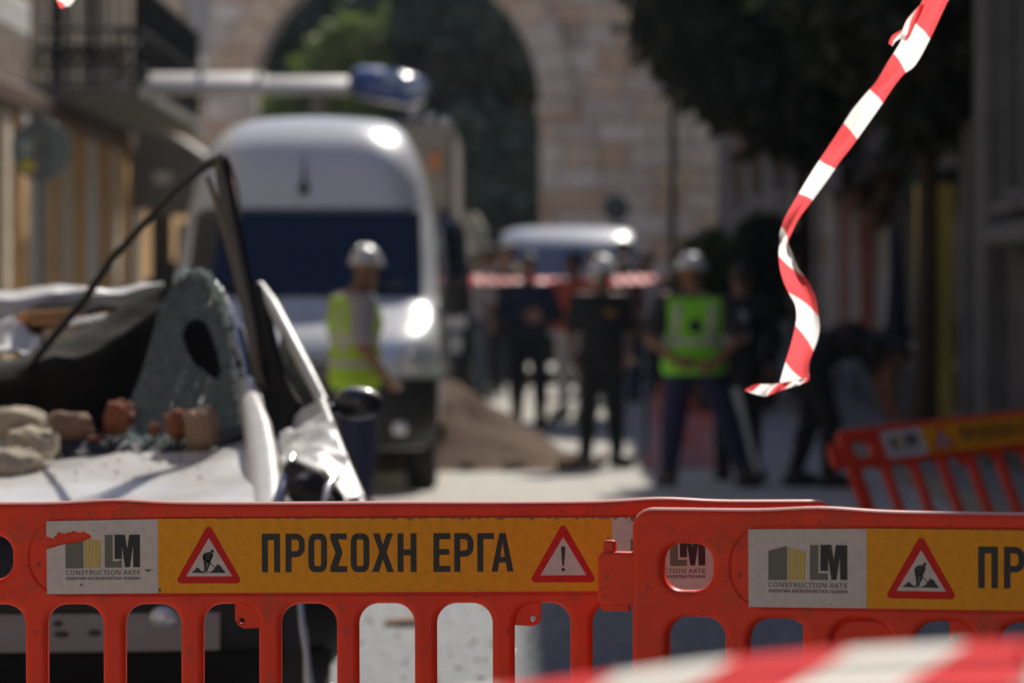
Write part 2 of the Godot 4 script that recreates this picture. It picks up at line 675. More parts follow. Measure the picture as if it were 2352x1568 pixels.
	M.crazed = mottled([Color(0.20, 0.24, 0.21), Color(0.50, 0.55, 0.49), Color(0.33, 0.375, 0.33), Color(0.78, 0.83, 0.76)], 1.2, 0.4, 0.8, 37, 0.06, false)
	M.crazed.transparency = BaseMaterial3D.TRANSPARENCY_ALPHA
	M.crazed.albedo_color = Color(1, 1, 1, 0.82)
	M.shard = plain(0.85, 0.88, 0.88, 0.12, 0.9)
	M.brick = mottled([Color(0.40, 0.22, 0.15), Color(0.55, 0.33, 0.23), Color(0.47, 0.27, 0.18)], 4.0, 0.95, 0.6, 38, 0.03, false)
	M.brick_pale = mottled([Color(0.46, 0.36, 0.29), Color(0.58, 0.47, 0.39), Color(0.52, 0.41, 0.33)], 4.0, 0.95, 0.6, 39, 0.03, false)
	M.limestone = mottled([Color(0.56, 0.52, 0.45), Color(0.72, 0.68, 0.60), Color(0.64, 0.60, 0.52)], 4.0, 0.95, 0.6, 40, 0.03, false)
	M.plate = plain(0.34, 0.31, 0.30, 0.5)
	M.plate_mark = plain(0.06, 0.055, 0.055, 0.6)
	M.white_fabric = plain(0.82, 0.81, 0.80, 0.9)
	M.headliner = mottled([Color(0.075, 0.068, 0.062), Color(0.115, 0.105, 0.096)], 2.0, 0.95, 0.3, 41, 0.03, false)
	M.rail_brown = plain(0.14, 0.11, 0.09, 0.5, 0.2)
	# barrier plastic: moulded orange, scuffed and speckled
	M.plastic = StandardMaterial3D.new()
	M.plastic.albedo_texture = ImageTexture.create_from_image(scuffed_plastic())
	M.plastic.uv1_triplanar = true
	M.plastic.uv1_scale = Vector3.ONE
	M.plastic.roughness = 0.45
	M.plastic.metallic_specular = 0.4
	M.highlight_plastic = plain(0.76, 0.33, 0.27, 0.35)  # pale pink of the sun highlight painted along the barrier tops
	M.plastic.backlight = Color(0.16, 0.05, 0.01)
	var grain := noise_image(0.05, [], 60, 4)
	grain.as_normal_map = true
	grain.bump_strength = 2.0
	M.plastic.normal_enabled = true
	M.plastic.normal_texture = grain
	M.plastic.normal_scale = 0.12
	M.sheet_white = retroreflective(Color(0.80, 0.755, 0.74), 71)
	M.sheet_yellow = retroreflective(Color(0.915, 0.60, 0.085), 72)
	M.print_red = retroreflective(Color(0.80, 0.10, 0.085), 73)
	M.print_black = plain(0.012, 0.012, 0.013, 0.5)
	M.print_olive = plain(0.13, 0.122, 0.096, 0.55)
	M.print_gold = plain(0.52, 0.36, 0.04, 0.55)
	M.residue = mottled([Color(0.42, 0.27, 0.22), Color(0.62, 0.46, 0.42), Color(0.50, 0.33, 0.27)], 6.0, 0.9, 0.4, 74, 0.05, false)
	M.speck = plain(0.10, 0.075, 0.07, 0.9)
	M.tape = StandardMaterial3D.new()
	M.tape.albedo_texture = ImageTexture.create_from_image(striped_tape())
	M.tape.roughness = 0.25
	M.tape.backlight = Color(1.4, 1.4, 1.4)

	for k in M:
		if M[k] is StandardMaterial3D and M[k].backlight != Color(0, 0, 0): M[k].backlight_enabled = true


func scuffed_plastic() -> Image:
	var size := 1024
	var im := Image.create_empty(size, size, false, Image.FORMAT_RGB8)
	var n := FastNoiseLite.new()
	n.frequency = 0.006
	n.fractal_octaves = 4
	n.seed = 5
	var base := Color(0.90, 0.225, 0.10)
	for y in size:
		for x in size:
			var a := float(x) / size * TAU
			var v := n.get_noise_3d(cos(a) * 160.0, sin(a) * 160.0, y) * 0.10
			var mud := smoothstep(0.18, 0.5, n.get_noise_3d(cos(a) * 300.0 + 900.0, sin(a) * 300.0, y * 1.7)) * 0.30
			im.set_pixel(x, y, base.darkened(maxf(v, 0.0)).lerp(Color(0.80, 0.17, 0.08), clampf(-v * 3.0, 0.0, 0.5)).lerp(Color(0.60, 0.33, 0.25), mud))
	var r := RandomNumberGenerator.new()
	r.seed = 8
	for k in 260:
		var c := Vector2(r.randf() * size, r.randf() * size)
		var half := Vector2(r.randf_range(0.8, 3.0), r.randf_range(0.8, 2.2))
		if r.randf() < 0.2: half *= 1.7
		var tone := Color(0.36, 0.20, 0.17).lerp(Color(0.55, 0.36, 0.32), r.randf())
		var turn := r.randf() * PI
		for y in range(-7, 8):
			for x in range(-7, 8):
				var q := Vector2(x, y).rotated(turn) / half
				var w := clampf(1.4 - q.length() + r.randf() * 0.3, 0.0, 0.85)
				if w > 0.0:
					var px := posmod(int(c.x) + x, size)
					var py := posmod(int(c.y) + y, size)
					im.set_pixel(px, py, im.get_pixel(px, py).lerp(tone, w))
	for k in 46:
		var p := Vector2(r.randf() * size, r.randf() * size)
		var d := Vector2.from_angle(r.randf_range(-0.6, 0.6) + (PI / 2 if r.randf() < 0.5 else 0.0))
		for j in int(r.randf_range(12, 60)):
			p += d
			d = d.rotated(r.randf_range(-0.06, 0.06))
			var px := posmod(int(p.x), size)
			var py := posmod(int(p.y), size)
			im.set_pixel(px, py, im.get_pixel(px, py).lerp(Color(0.62, 0.30, 0.24), 0.35))
	return im


# sheeting with a honeycomb under its surface
func retroreflective(tone: Color, seed_: int) -> StandardMaterial3D:
	var size := 512
	var im := Image.create_empty(size, size, false, Image.FORMAT_RGB8)
	var n := FastNoiseLite.new()
	n.seed = seed_
	n.frequency = 0.012
	n.fractal_octaves = 3
	var cell := Vector2(16.0, 32.0 * 0.8660254 / 2.0 * 1.1547005)
	for y in size:
		for x in size:
			var best := 1e9
			var second := 1e9
			var gy := int(floor(y / 16.0))
			for j in range(gy - 1, gy + 2):
				var shift := 8.0 if posmod(j, 2) else 0.0
				var gx := int(floor((x - shift) / 16.0))
				for i in range(gx, gx + 2):
					var d := Vector2(x - i * 16.0 - shift, (y - j * 16.0)).length()
					if d < best:
						second = best
						best = d
					elif d < second: second = d
			var rim := 1.0 - smoothstep(0.0, 2.6, second - best)
			var v := n.get_noise_2d(x, y)
			im.set_pixel(x, y, tone.darkened(clampf(0.04 + v * 0.05, 0.0, 0.12)).lerp(tone.lightened(0.22), rim * 0.45))
	var m := StandardMaterial3D.new()
	m.albedo_texture = ImageTexture.create_from_image(im)
	m.uv1_triplanar = true
	m.uv1_scale = Vector3.ONE * 6.5
	m.roughness = 0.4
	m.metallic_specular = 0.3
	return m


func striped_tape() -> Image:
	var im := Image.create_empty(256, 128, false, Image.FORMAT_RGB8)
	for y in 128:
		for x in 256:
			var u := fposmod((x - y * 0.62) / 256.0, 1.0)
			var red := u < 0.5
			im.set_pixel(x, y, Color(0.95, 0.36, 0.38) if red else Color(0.97, 0.965, 0.955))
	return im


# ---------------------------------------------------------------- the street
func make_street() -> void:
	var g := Geo.new()
	g.smooth(-1)
	var zs := [60.0, 0.0, -32.0, -75.0, -95.0, -130.0, -420.0]
	var ys := [-0.004, -0.004, -0.004, 0.856, 1.456, 9.0, 90.0]
	for k in zs.size() - 1:
		g.quad(Vector3(-160, ys[k], zs[k]), Vector3(-160, ys[k + 1], zs[k + 1]), Vector3(160, ys[k + 1], zs[k + 1]), Vector3(160, ys[k], zs[k]))
	structure("ground", g, M.dust)
	g = Geo.new()
	# the far end of the asphalt is a ragged line where dust and grit cover it
	var far := []
	for k in 41:
		var x := -3.3 + k * 0.16
		far.append(Vector3(x, 0.0, -23.6 + sin(k * 0.7) * 0.25 + rng.randf_range(-0.2, 0.2)))
	for k in 40:
		var a: Vector3 = far[k]
		var b: Vector3 = far[k + 1]
		g.quad(Vector3(a.x, 0, -8.8 + 0.15 * sin(k * 1.1)), a, b, Vector3(b.x, 0, -8.8 + 0.15 * sin(k * 1.1 + 1.1)))  # unseen ground on the camera side kept pale to bounce light onto the barriers
	structure("road", g, M.asphalt)
	for side in [[-4.4, -3.35], [3.1, 3.9]]:
		g = Geo.new()
		for k in 10:
			var z0 := 30.0 - k * 10.5
			var z1 := z0 - 10.5
			g.smooth(-1)
			var y0 := ground_at(z0) + 0.12
			var y1 := ground_at(z1) + 0.12
			g.quad(Vector3(side[0], y0, z0), Vector3(side[0], y1, z1), Vector3(side[1], y1, z1), Vector3(side[1], y0, z0))
			var e: float = side[1] if side[0] < 0 else side[0]
			g.quad(Vector3(e, y0 - 0.3, z0), Vector3(e, y0, z0), Vector3(e, y1, z1), Vector3(e, y1 - 0.3, z1))
		structure("pavement", g, M.paving)
	# glass and grit scattered over the asphalt behind the barriers
	g = Geo.new()
	var grit := Geo.new()
	for k in 1500:
		var z := -rng.randf_range(9.5, 22.0)
		var x := rng.randf_range(-2.2, 1.6)
		var r := rng.randf_range(0.003, 0.008)
		var n := Vector3(rng.randf_range(-0.5, 0.5), 1, rng.randf_range(-0.5, 0.5)).normalized()
		var u := n.cross(Vector3.FORWARD).normalized() * r
		var w := n.cross(u).normalized() * r
		var c := Vector3(x, 0.006 + r * 0.5, z)
		if k % 3 == 0:
			g.smooth(-1)
			g.quad(c - u - w, c - u + w * 0.7, c + u * 1.2 + w, c + u - w)
		else: grit.box(c, Vector3(r * 2, r * 1.3, r * 2.4), 0.0, Basis(Vector3.UP, rng.randf() * TAU))
	var o := part("broken_glass", g, M.shard, self)
	tag(o, "broken glass glinting on the asphalt behind the barriers", "broken glass")
	o.set_meta("kind", "stuff")
	o = part("grit", grit, M.limestone, self)
	tag(o, "pale grit scattered over the asphalt behind the barriers", "grit")
	o.set_meta("kind", "stuff")


func window(parent: Node3D, x: float, y0: float, y1: float, z0: float, z1: float, face: float, frame: Material) -> void:
	# an opening in a facade across x: surround, then the pane with its glazing bars
	var g := Geo.new()
	var t := 0.09
	var zc := (z0 + z1) * 0.5
	var w := absf(z1 - z0)
	for s in [-1, 1]:
		g.box(Vector3(x + face * 0.04, (y0 + y1) * 0.5, zc + s * (w * 0.5 - t * 0.5)), Vector3(0.10, y1 - y0, t), 0.01)
	for y in [y0 + t * 0.5, y1 - t * 0.5]:
		g.box(Vector3(x + face * 0.04, y, zc), Vector3(0.096, t, w - 2.0 * t), 0.01)
	g.box(Vector3(x + face * 0.03, (y0 + y1) * 0.5, zc), Vector3(0.06, y1 - y0 - 2.0 * t, 0.05), 0.005)
	var f := part("window", g, frame, parent)
	g = Geo.new()
	g.box(Vector3(x + face * 0.006, (y0 + y1) * 0.5, zc), Vector3(0.012, y1 - y0 - t, w - t))
	part("pane", g, M.window_glass, f)
	g = Geo.new()
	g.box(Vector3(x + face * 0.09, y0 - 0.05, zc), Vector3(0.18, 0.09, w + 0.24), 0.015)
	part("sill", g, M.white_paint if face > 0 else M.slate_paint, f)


func wall_block(x0: float, x1: float, z0: float, z1: float, top: float) -> Geo:
	var g := Geo.new()
	g.box(Vector3((x0 + x1) * 0.5, top * 0.5 - 0.25, (z0 + z1) * 0.5), Vector3(absf(x1 - x0), top + 0.5, absf(z1 - z0)), 0.02)
	return g


func railing(parent: Node3D, a: Vector3, b: Vector3, height: float, step: float, scroll := true) -> void:
	var g := Geo.new()
	for y in [0.06, height * 0.55, height]:
		g.tube([a + Vector3.UP * y, b + Vector3.UP * y], [0.026], 6)
	var r := part("railing", g, M.iron, parent)
	var n := int(a.distance_to(b) / step)
	for k in n + 1:
		g = Geo.new()
		var p := a.lerp(b, float(k) / n)
		g.tube([p, p + Vector3.UP * height], [0.017], 6)
		if scroll:
			var along := (b - a).normalized()
			for s in [-1, 1]:
				var loop := []
				for j in 12:
					var t := float(j) / 11 * TAU * 0.9
					loop.append(p + Vector3.UP * (height * 0.28 + sin(t) * 0.13) + along * s * (0.075 - cos(t) * 0.07))
				g.tube(loop, [0.014], 5)
		part("bar", g, M.iron, r)


func make_left_buildings() -> void:
	# near house, mostly outside the frame: the slab of its balcony shows at the edge
	var o := thing("rendered_house", "house at the left edge with a white balcony slab", "house")
	part("wall", wall_block(-9.0, -4.4, 48.0, -31.0, 9.0), M.cream_plaster, o)
	var g := Geo.new()
	g.box(Vector3(-4.14, 3.68, -28.6), Vector3(0.52, 0.3, 4.6), 0.03)
	part("balcony_slab", g, M.white_paint, o)
	for z in [-27.0, -21.0, -15.0, -9.0, -3.0, 4.0, 10.0, 16.0, 22.0, 30.0]:
		window(o, -4.4, 1.2, 2.9, z, z - 1.3, 1.0, M.brown_wood)
		window(o, -4.4, 4.6, 6.6, z, z - 1.3, 1.0, M.brown_wood)
	# the ochre shop house
	o = thing("shop_house", "ochre shop house with brown shutters and an iron balcony", "house")
	part("wall", wall_block(-9.0, -4.7, -31.02, -48.0, 8.0), M.tan_render, o)
	g = Geo.new()
	g.box(Vector3(-4.63, 3.30, -39.5), Vector3(0.3, 0.22, 16.9), 0.03)
	part("cornice", g, M.brown_wood, o)
	var d := 33.0
	var k := 0
	while d < 47.4:
		var w := rng.randf_range(0.45, 0.62)
		g = Geo.new()
		g.box(Vector3(-4.62, 1.6, -d - w * 0.5), Vector3(0.17, 3.2, w), 0.03)
		part("pilaster", g, [M.ochre, M.cream_plaster, M.ochre, M.white_paint][k % 4], o)
		d += w
		var sw := rng.randf_range(0.55, 0.85)
		if d + sw < 47.8:
			g = Geo.new()
			for j in 14:
				g.box(Vector3(-4.67, 0.32 + j * 0.205, -d - sw * 0.5), Vector3(0.05, 0.17, sw - 0.04), 0.01, Basis(Vector3.BACK, 0.35))
			part("shutter", g, M.brown_wood if k % 3 else M.rail_brown, o)
		d += sw
		k += 1
	g = Geo.new()
	g.box(Vector3(-4.18, 3.5, -41.6), Vector3(1.04, 0.13, 7.4), 0.02)
	part("balcony_slab", g, M.grey_plaster, o)
	railing(o, Vector3(-3.70, 3.565, -38.0), Vector3(-3.70, 3.565, -45.2), 1.02, 0.15)
	railing(o, Vector3(-4.66, 3.565, -38.0), Vector3(-3.73, 3.565, -38.0), 1.02, 0.093)
	railing(o, Vector3(-4.66, 3.565, -45.2), Vector3(-3.73, 3.565, -45.2), 1.02, 0.093)
	g = Geo.new()
	g.box(Vector3(-4.6, 3.1, -35.6), Vector3(0.2, 0.42, 0.3), 0.03)
	part("meter_box", g, M.white_paint, o)
	for z in [-39.2, -42.6]:
		g = Geo.new()
		g.box(Vector3(-4.66, 4.7, z - 0.6), Vector3(0.08, 2.2, 1.1), 0.02)
		part("balcony_door", g, M.rail_brown, o)
	# beyond it, the pale house
	o = thing("pale_house", "pale plastered house beyond the iron balcony, one shutter open", "house")
	part("wall", wall_block(-9.0, -4.7, -48.02, -58.0, 9.0), M.ochre, o)
	g = Geo.new()
	g.box(Vector3(-4.64, 5.9, -53.0), Vector3(0.12, 4.2, 9.8), 0.02)
	part("shaded_upper_render", g, M.tan_render, o)  # tone darkened to stand for shade on the upper facade
	g = Geo.new()
	g.box(Vector3(-4.46, 5.75, -55.5), Vector3(0.24, 1.7, 0.05), 0.01)
	for j in 12: g.box(Vector3(-4.46, 5.02 + j * 0.135, -55.47), Vector3(0.19, 0.1, 0.02), 0.004, Basis(Vector3.RIGHT, 0.4))
	part("shutter", g, M.white_paint, o)
	g = Geo.new()
	g.box(Vector3(-4.5, 4.76, -55.5), Vector3(0.2, 0.2, 0.1), 0.03)
	part("bracket", g, M.white_paint, o)
	window(o, -4.58, 4.9, 6.6, -53.9, -55.1, 1.0, M.white_paint)
	g = Geo.new()
	g.box(Vector3(-4.66, 1.85, -51.4), Vector3(0.09, 2.4, 1.3), 0.02)
	part("door", g, M.brown_wood, o)
	# the awning seen from its side
	o = thing("shop_awning", "grey canvas awning with a sloping edge coloured pale as sunlit, behind the crushed car frame", "awning", Vector3(-4.66, 0, -46.0))
	var cheek := pv([0.0, 2.52, 0.96, 2.54, 1.02, 3.10, 0.55, 3.42, 0.0, 3.52])
	g = Geo.new()
	g.prism(cheek, -0.012, 0.012)
	part("side_panel", g, M.canvas, o)
	part("side_panel", g.st.commit(), M.canvas, o, Transform3D(Basis.IDENTITY, Vector3(0, 0, -3.0)))
	g = Geo.new()
	g.sheet([[Vector3(0, 3.54, 0.02), Vector3(0, 3.54, -3.02)], [Vector3(0.57, 3.45, 0.02), Vector3(0.57, 3.45, -3.02)], [Vector3(1.06, 3.11, 0.02), Vector3(1.06, 3.11, -3.02)]], 0.03)
	part("top", g, M.canvas_sunlit, o)
	g = Geo.new()
	g.sheet([[Vector3(1.06, 3.10, 0.0), Vector3(1.06, 3.10, -3.0)], [Vector3(1.0, 2.54, 0.0), Vector3(1.0, 2.54, -3.0)]], 0.015)
	part("valance", g, M.canvas, o)
	g = Geo.new()
	g.print_poly(rounded(0.36, 2.84, 0.58, 2.98, 0.05), 0.018)
	part("printed_mark", g, M.white_paint, o)
	# coloured stand below the awning
	o = thing("display_stand", "shop display stand with red, blue and teal panels below the awning", "display stand", Vector3(-3.86, ground_at(-44), -44.0))
	g = Geo.new()
	for x in [-0.22, 0.22]: g.tube([Vector3(x, 0, 0), Vector3(x, 2.0, -0.12)], [0.02], 6)
	part("frame", g, M.iron, o)
	var n := 0
	for r in [[-0.17, 1.35, 0.02, 1.66, M.window_glass], [-0.16, 0.78, 0.14, 1.3, M.blue_trousers], [0.05, 1.36, 0.19, 1.72, M.red_cloth], [0.13, 0.7, 0.2, 1.3, M.red_cloth]]:
		g = Geo.new()
		g.prism(rounded(r[0], r[1], r[2], r[3], 0.02), 0.03, 0.055, 0.006)
		part("panel", g, r[4], o)
		n += 1
	g = Geo.new()
	g.ball(Vector3(-0.15, 0.62, 0.12), Vector3(0.10, 0.09, 0.10))
	part("white_ball", g, M.white_paint, o)
	for z in [0.0, 0.7]:
		o = thing("awning_post", "dark post under the grey awning, %s" % ("nearer the camera" if z == 0.0 else "the farther one"), "post", Vector3(-4.05 + z * 0.05, ground_at(-44.0) + 0.1, -43.6 - z * 1.6))
		g = Geo.new()
		g.tube([Vector3.ZERO, Vector3(0, 2.1, 0)], [0.05], 10)
		g.box(Vector3(0, 0.03, 0), Vector3(0.2, 0.06, 0.2), 0.01)
		part("shaft", g, M.iron, o)
	# the back of a round traffic sign
	o = thing("traffic_sign", "round traffic sign seen from behind, yellow sticker at its lower edge", "traffic sign", Vector3(-3.49, 0.12, -28.4))
	g = Geo.new()
	g.tube([Vector3(0, -0.1, 0.0), Vector3(0, 2.75, 0.0)], [0.028], 10)
	part("pole", g, M.dull_steel, o)
	var disc := PackedVector2Array()
	for j in 40: disc.append(Vector2(cos(TAU * j / 40), sin(TAU * j / 40)) * 0.225 + Vector2(0, 2.43))
	g = Geo.new()
	g.prism(disc, -0.055, -0.035, 0.006)
	part("disc", g, plain(0.17, 0.20, 0.20, 0.5, 0.4), o)
	g = Geo.new()
	g.box(Vector3(0, 2.53, 0.0), Vector3(0.12, 0.035, 0.075), 0.008)
	g.box(Vector3(0, 2.33, 0.0), Vector3(0.12, 0.035, 0.075), 0.008)
	part("clamp", g, M.dull_steel, o)
	g = Geo.new()
	g.prism(rounded(-0.145, 2.27, -0.035, 2.36, 0.02), -0.035, -0.032)
	part("sticker", g, plain(0.72, 0.58, 0.02, 0.5), o)
	g = Geo.new()
	g.prism(rounded(-0.15, 2.40, -0.06, 2.50, 0.02), -0.035, -0.032)
	part("sticker", g, plain(0.40, 0.48, 0.44, 0.5), o)


func make_right_buildings() -> void:
	var o := thing("stone_house", "dark shaded house at the right edge with a long window ledge", "house")
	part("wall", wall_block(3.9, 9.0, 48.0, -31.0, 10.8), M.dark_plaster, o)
	var roof := Geo.new()
	roof.box(Vector3(4.3, 11.5, -27.2), Vector3(0.8, 1.5, 7.6), 0.03)
	part("added_parapet", roof, M.dark_plaster, o)  # out of view, added to set the shadow edge on the road
	var g := Geo.new()
	g.box(Vector3(3.83, 3.5, -30.6), Vector3(0.22, 6.9, 0.7), 0.03)
	part("corner_pilaster", g, M.slate_paint, o)
	g = Geo.new()
	g.box(Vector3(3.78, 1.93, -27.6), Vector3(0.3, 0.16, 4.6), 0.03)
	part("ledge", g, M.slate_paint, o)
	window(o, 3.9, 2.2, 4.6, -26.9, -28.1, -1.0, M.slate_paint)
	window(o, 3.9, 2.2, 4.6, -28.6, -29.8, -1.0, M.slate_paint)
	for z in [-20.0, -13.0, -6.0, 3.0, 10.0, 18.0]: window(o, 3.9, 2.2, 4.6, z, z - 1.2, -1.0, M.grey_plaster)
	o = thing("shop_row", "shaded shop front behind the hanging scarves", "shop")
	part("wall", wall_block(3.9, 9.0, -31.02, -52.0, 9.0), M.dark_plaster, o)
	var z := -32.6
	while z > -51.0:
		g = Geo.new()
		g.box(Vector3(3.87, 1.5 + ground_at(z), z), Vector3(0.09, 2.9, 0.32), 0.02)
		part("pilaster", g, M.slate_paint, o)
		g = Geo.new()
		g.box(Vector3(3.88, 1.35 + ground_at(z), z - 1.2), Vector3(0.05, 2.5, 1.9), 0.01)
		part("shop_opening", g, M.window_glass, o)
		z -= 2.6
	o = thing("far_house", "tall shaded house beside the arch, half behind the dark tree", "house")
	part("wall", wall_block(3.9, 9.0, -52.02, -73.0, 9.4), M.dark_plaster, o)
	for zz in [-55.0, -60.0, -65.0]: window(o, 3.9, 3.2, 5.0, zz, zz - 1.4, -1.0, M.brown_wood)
	o = thing("yellow_post", "yellow upright post beside the dark shop front", "post", Vector3(3.78, 0.0, -35.0))
	g = Geo.new()
	g.box(Vector3(0, 1.25, 0), Vector3(0.19, 2.5, 0.16), 0.012)
	part("shaft", g, M.yellow_post, o)
	g = Geo.new()
	g.box(Vector3(0, 0.02, 0), Vector3(0.3, 0.04, 0.28), 0.01)
	part("foot", g, M.iron, o)
	o = thing("closed_parasol", "closed navy parasol standing against the yellow post", "parasol", Vector3(3.47, 0.12, -34.6))
	g = Geo.new()
	var prof := [Vector2(0.0, 2.0), Vector2(0.025, 1.98), Vector2(0.05, 1.8), Vector2(0.075, 1.5), Vector2(0.10, 1.2), Vector2(0.125, 0.95), Vector2(0.10, 0.93), Vector2(0.0, 0.94)]
	g.lathe(prof, 16)
	part("cloth", g, M.navy, o)
	g = Geo.new()
	g.tube([Vector3(0, 0, 0), Vector3(0, 2.06, 0)], [0.02], 8)
	part("pole", g, M.iron, o)
	g = Geo.new()
	g.lathe([Vector2(0.22, 0.0), Vector2(0.22, 0.05), Vector2(0.06, 0.09), Vector2(0.0, 0.09)], 16)
	part("base", g, M.iron, o)
	# scarves on a rail
	o = thing("scarf_rail", "dark rail with hooks sticking out from the shop front", "rail", Vector3(3.9, 0, -38.6))
	g = Geo.new()
	g.tube([Vector3(0, 2.42, 0), Vector3(-0.68, 2.42, 0)], [0.014], 6)
	g.tube([Vector3(0, 2.2, 0), Vector3(-0.4, 2.42, 0)], [0.010], 6)
	part("bar", g, M.iron, o)
	var looks := [["pale grey scarf hanging outermost on the shop rail", M.pale_cloth], ["dusty pink scarf hanging beside the outermost pale scarf", M.pink_cloth], ["second pale scarf, between the pink and the red one", M.pale_cloth], ["red scarf hanging in the middle of the shop rail", M.red_cloth], ["light grey scarf hanging between the red one and the wall", M.grey_cloth], ["white scarf hanging innermost, next to the navy parasol", M.white_fabric]]
	for k in 6:
		g = Geo.new()
		var x0 := 3.25 + k * 0.098
		var rows := []
		var len := rng.randf_range(1.15, 1.4)
		for i in 14:
			var row := []
			for j in 7:
				var t := float(i) / 13
				row.append(Vector3((j - 3) * (0.014 + 0.006 * t), 2.415 - t * len, 0.02 + 0.022 * sin(j * 1.9 + k + t * 1.2)))
			rows.append(row)
		g.sheet(rows, 0.006)
		var s := part("scarf", g, looks[k][1], self, Transform3D(Basis.IDENTITY, Vector3(x0, 0, -38.58)))
		tag(s, looks[k][0], "scarf", "scarves on the shop rail")
	looks = ["straw basket hung highest beside the yellow post", "straw basket below the highest one, under the dark canopy", "straw basket hung nearest to the scarves"]
	for k in 3:
		o = thing("straw_basket", looks[k], "basket", Vector3([3.62, 3.52, 3.36][k], [2.42, 2.12, 2.30][k], -37.2), 0.0, "baskets at the shop front")
		g = Geo.new()
		g.lathe([Vector2(0.0, 0.0), Vector2(0.10, 0.01), Vector2(0.14, 0.12), Vector2(0.15, 0.26), Vector2(0.135, 0.26), Vector2(0.125, 0.12), Vector2(0.0, 0.03)], 16)
		part("body", g, M.brown_wood, o)
		g = Geo.new()
		var arc := []
		for j in 9: arc.append(Vector3(cos(PI * j / 8) * 0.14, 0.26 + sin(PI * j / 8) * 0.16, 0))
		g.tube(arc, [0.012], 6)
		part("handle", g, M.brown_wood, o)
	o = thing("shop_canopy", "dark slate canopy over the shop front beside the yellow post", "canopy", Vector3(3.9, 0, -36.2))
	g = Geo.new()
	g.sheet([[Vector3(0, 2.98, 0), Vector3(0, 2.98, -4.0)], [Vector3(-0.8, 2.72, 0), Vector3(-0.8, 2.72, -4.0)]], 0.03)
	part("roof", g, plain(0.06, 0.07, 0.085, 0.7), o)
	g = Geo.new()
	g.sheet([[Vector3(-0.8, 2.72, 0), Vector3(-0.8, 2.72, -4.0)], [Vector3(-0.81, 2.50, 0), Vector3(-0.81, 2.50, -4.0)]], 0.012)
	part("valance", g, plain(0.08, 0.09, 0.11, 0.8), o)


# ---------------------------------------------------------------- the stone arch
func make_arch() -> void:
	var base := ground_at(-73.0)
	var o := thing("stone_arch", "old arched stone gateway of weathered pinkish blocks across the street", "archway", Vector3(-2.2, base, -73.5))
	var spring := 5.3 - base
	var inner := 2.75
	var outer := 3.4
	# core with the opening: a simple outline that runs round it
	var p := pv([-8.0, -0.5, -inner, -0.5])
	for k in 25:
		var a := PI - PI * k / 24
		p.append(Vector2(cos(a), sin(a)) * inner + Vector2(0, spring))
	p.append_array(pv([inner, -0.5, 6.4, -0.5, 6.4, 8.2, -8.0, 8.2]))
	var g := Geo.new()
	g.prism(p, -1.6, 0.0)
	part("core", g, M.mortar, o)
	# facing blocks in courses, cut to the arch ring
	var ring := PackedVector2Array()
	for k in 49:
		var a := PI * k / 48
		ring.append(Vector2(cos(a), sin(a)) * (outer + 0.01) + Vector2(0, spring))
	ring.append_array(pv([-inner - 0.02, spring, -inner - 0.02, -1.0, inner + 0.02, -1.0, inner + 0.02, spring]))
	var y := 0.0
	while y < 7.9:
		var h := rng.randf_range(0.36, 0.52)
		var x := -7.9 + rng.randf_range(0.0, 0.4)
		while x < 6.2:
			var w := rng.randf_range(0.55, 1.15)
			var b := rounded(x + 0.012, y + 0.012, minf(x + w, 6.38) - 0.012, y + h - 0.012, 0.03, 2)
			for c in cut(b, ring):
				if absf(Geo.area(c)) < 0.03: continue
				g = Geo.new()
				g.prism(c, 0.0, rng.randf_range(0.05, 0.10), 0.018, [], 2, false)
				part("stone", g, M.stones[rng.randi() % 6], o)
			x += w
		y += h
	for k in 19:
		var a0 := PI * k / 19 + 0.004
		var a1 := PI * (k + 1) / 19 - 0.004
		var w := PackedVector2Array()
		for j in 5: w.append(Vector2.from_angle(lerpf(a0, a1, j / 4.0)) * inner + Vector2(0, spring))
		for j in 5: w.append(Vector2.from_angle(lerpf(a1, a0, j / 4.0)) * (outer - 0.02) + Vector2(0, spring))
		g = Geo.new()
		g.prism(w, -0.6, 0.13, 0.02, [], 2, false)
		part("arch_stone", g, M.stones[rng.randi() % 6], o)
	for s in [-1, 1]:
		g = Geo.new()
		g.box(Vector3(s * (inner + 0.28), spring - 0.16, -0.2), Vector3(0.72, 0.2, 0.8), 0.04)
		part("impost", g, M.stones[0], o)


func cut(a: PackedVector2Array, b: PackedVector2Array) -> Array:
	var sa := PackedVector2Array()
	var sb := PackedVector2Array()
	for q in a: sa.append(q * 1000.0)
	for q in b: sb.append(q * 1000.0)
	var out := []
	for r in Geometry2D.clip_polygons(sa, sb):
		var o := PackedVector2Array()
		for q in r: o.append(q * 0.001)
		out.append(o)
	return out


# ---------------------------------------------------------------- trees
func leaf_clump(n: int, leaf: float) -> ArrayMesh:
	var g := Geo.new()
	g.smooth(-1)
	for k in n:
		var d := Vector3(rng.randfn(), rng.randfn(), rng.randfn()).normalized()
		var c := d * rng.randf_range(0.1, 0.5)
		var x := d.cross(Vector3(rng.randfn(), rng.randfn(), rng.randfn())).normalized() * leaf
		var y := (d + Vector3(rng.randfn(), rng.randfn() - 0.5, rng.randfn()) * 0.5).normalized() * leaf * 1.7
		g.tri(c - x * 0.5, c + y * 0.5 + d.cross(x) * 0.2, c + x * 0.5)
		g.tri(c - x * 0.5, c + x * 0.5, c - y * 0.5)
	return g.mesh()


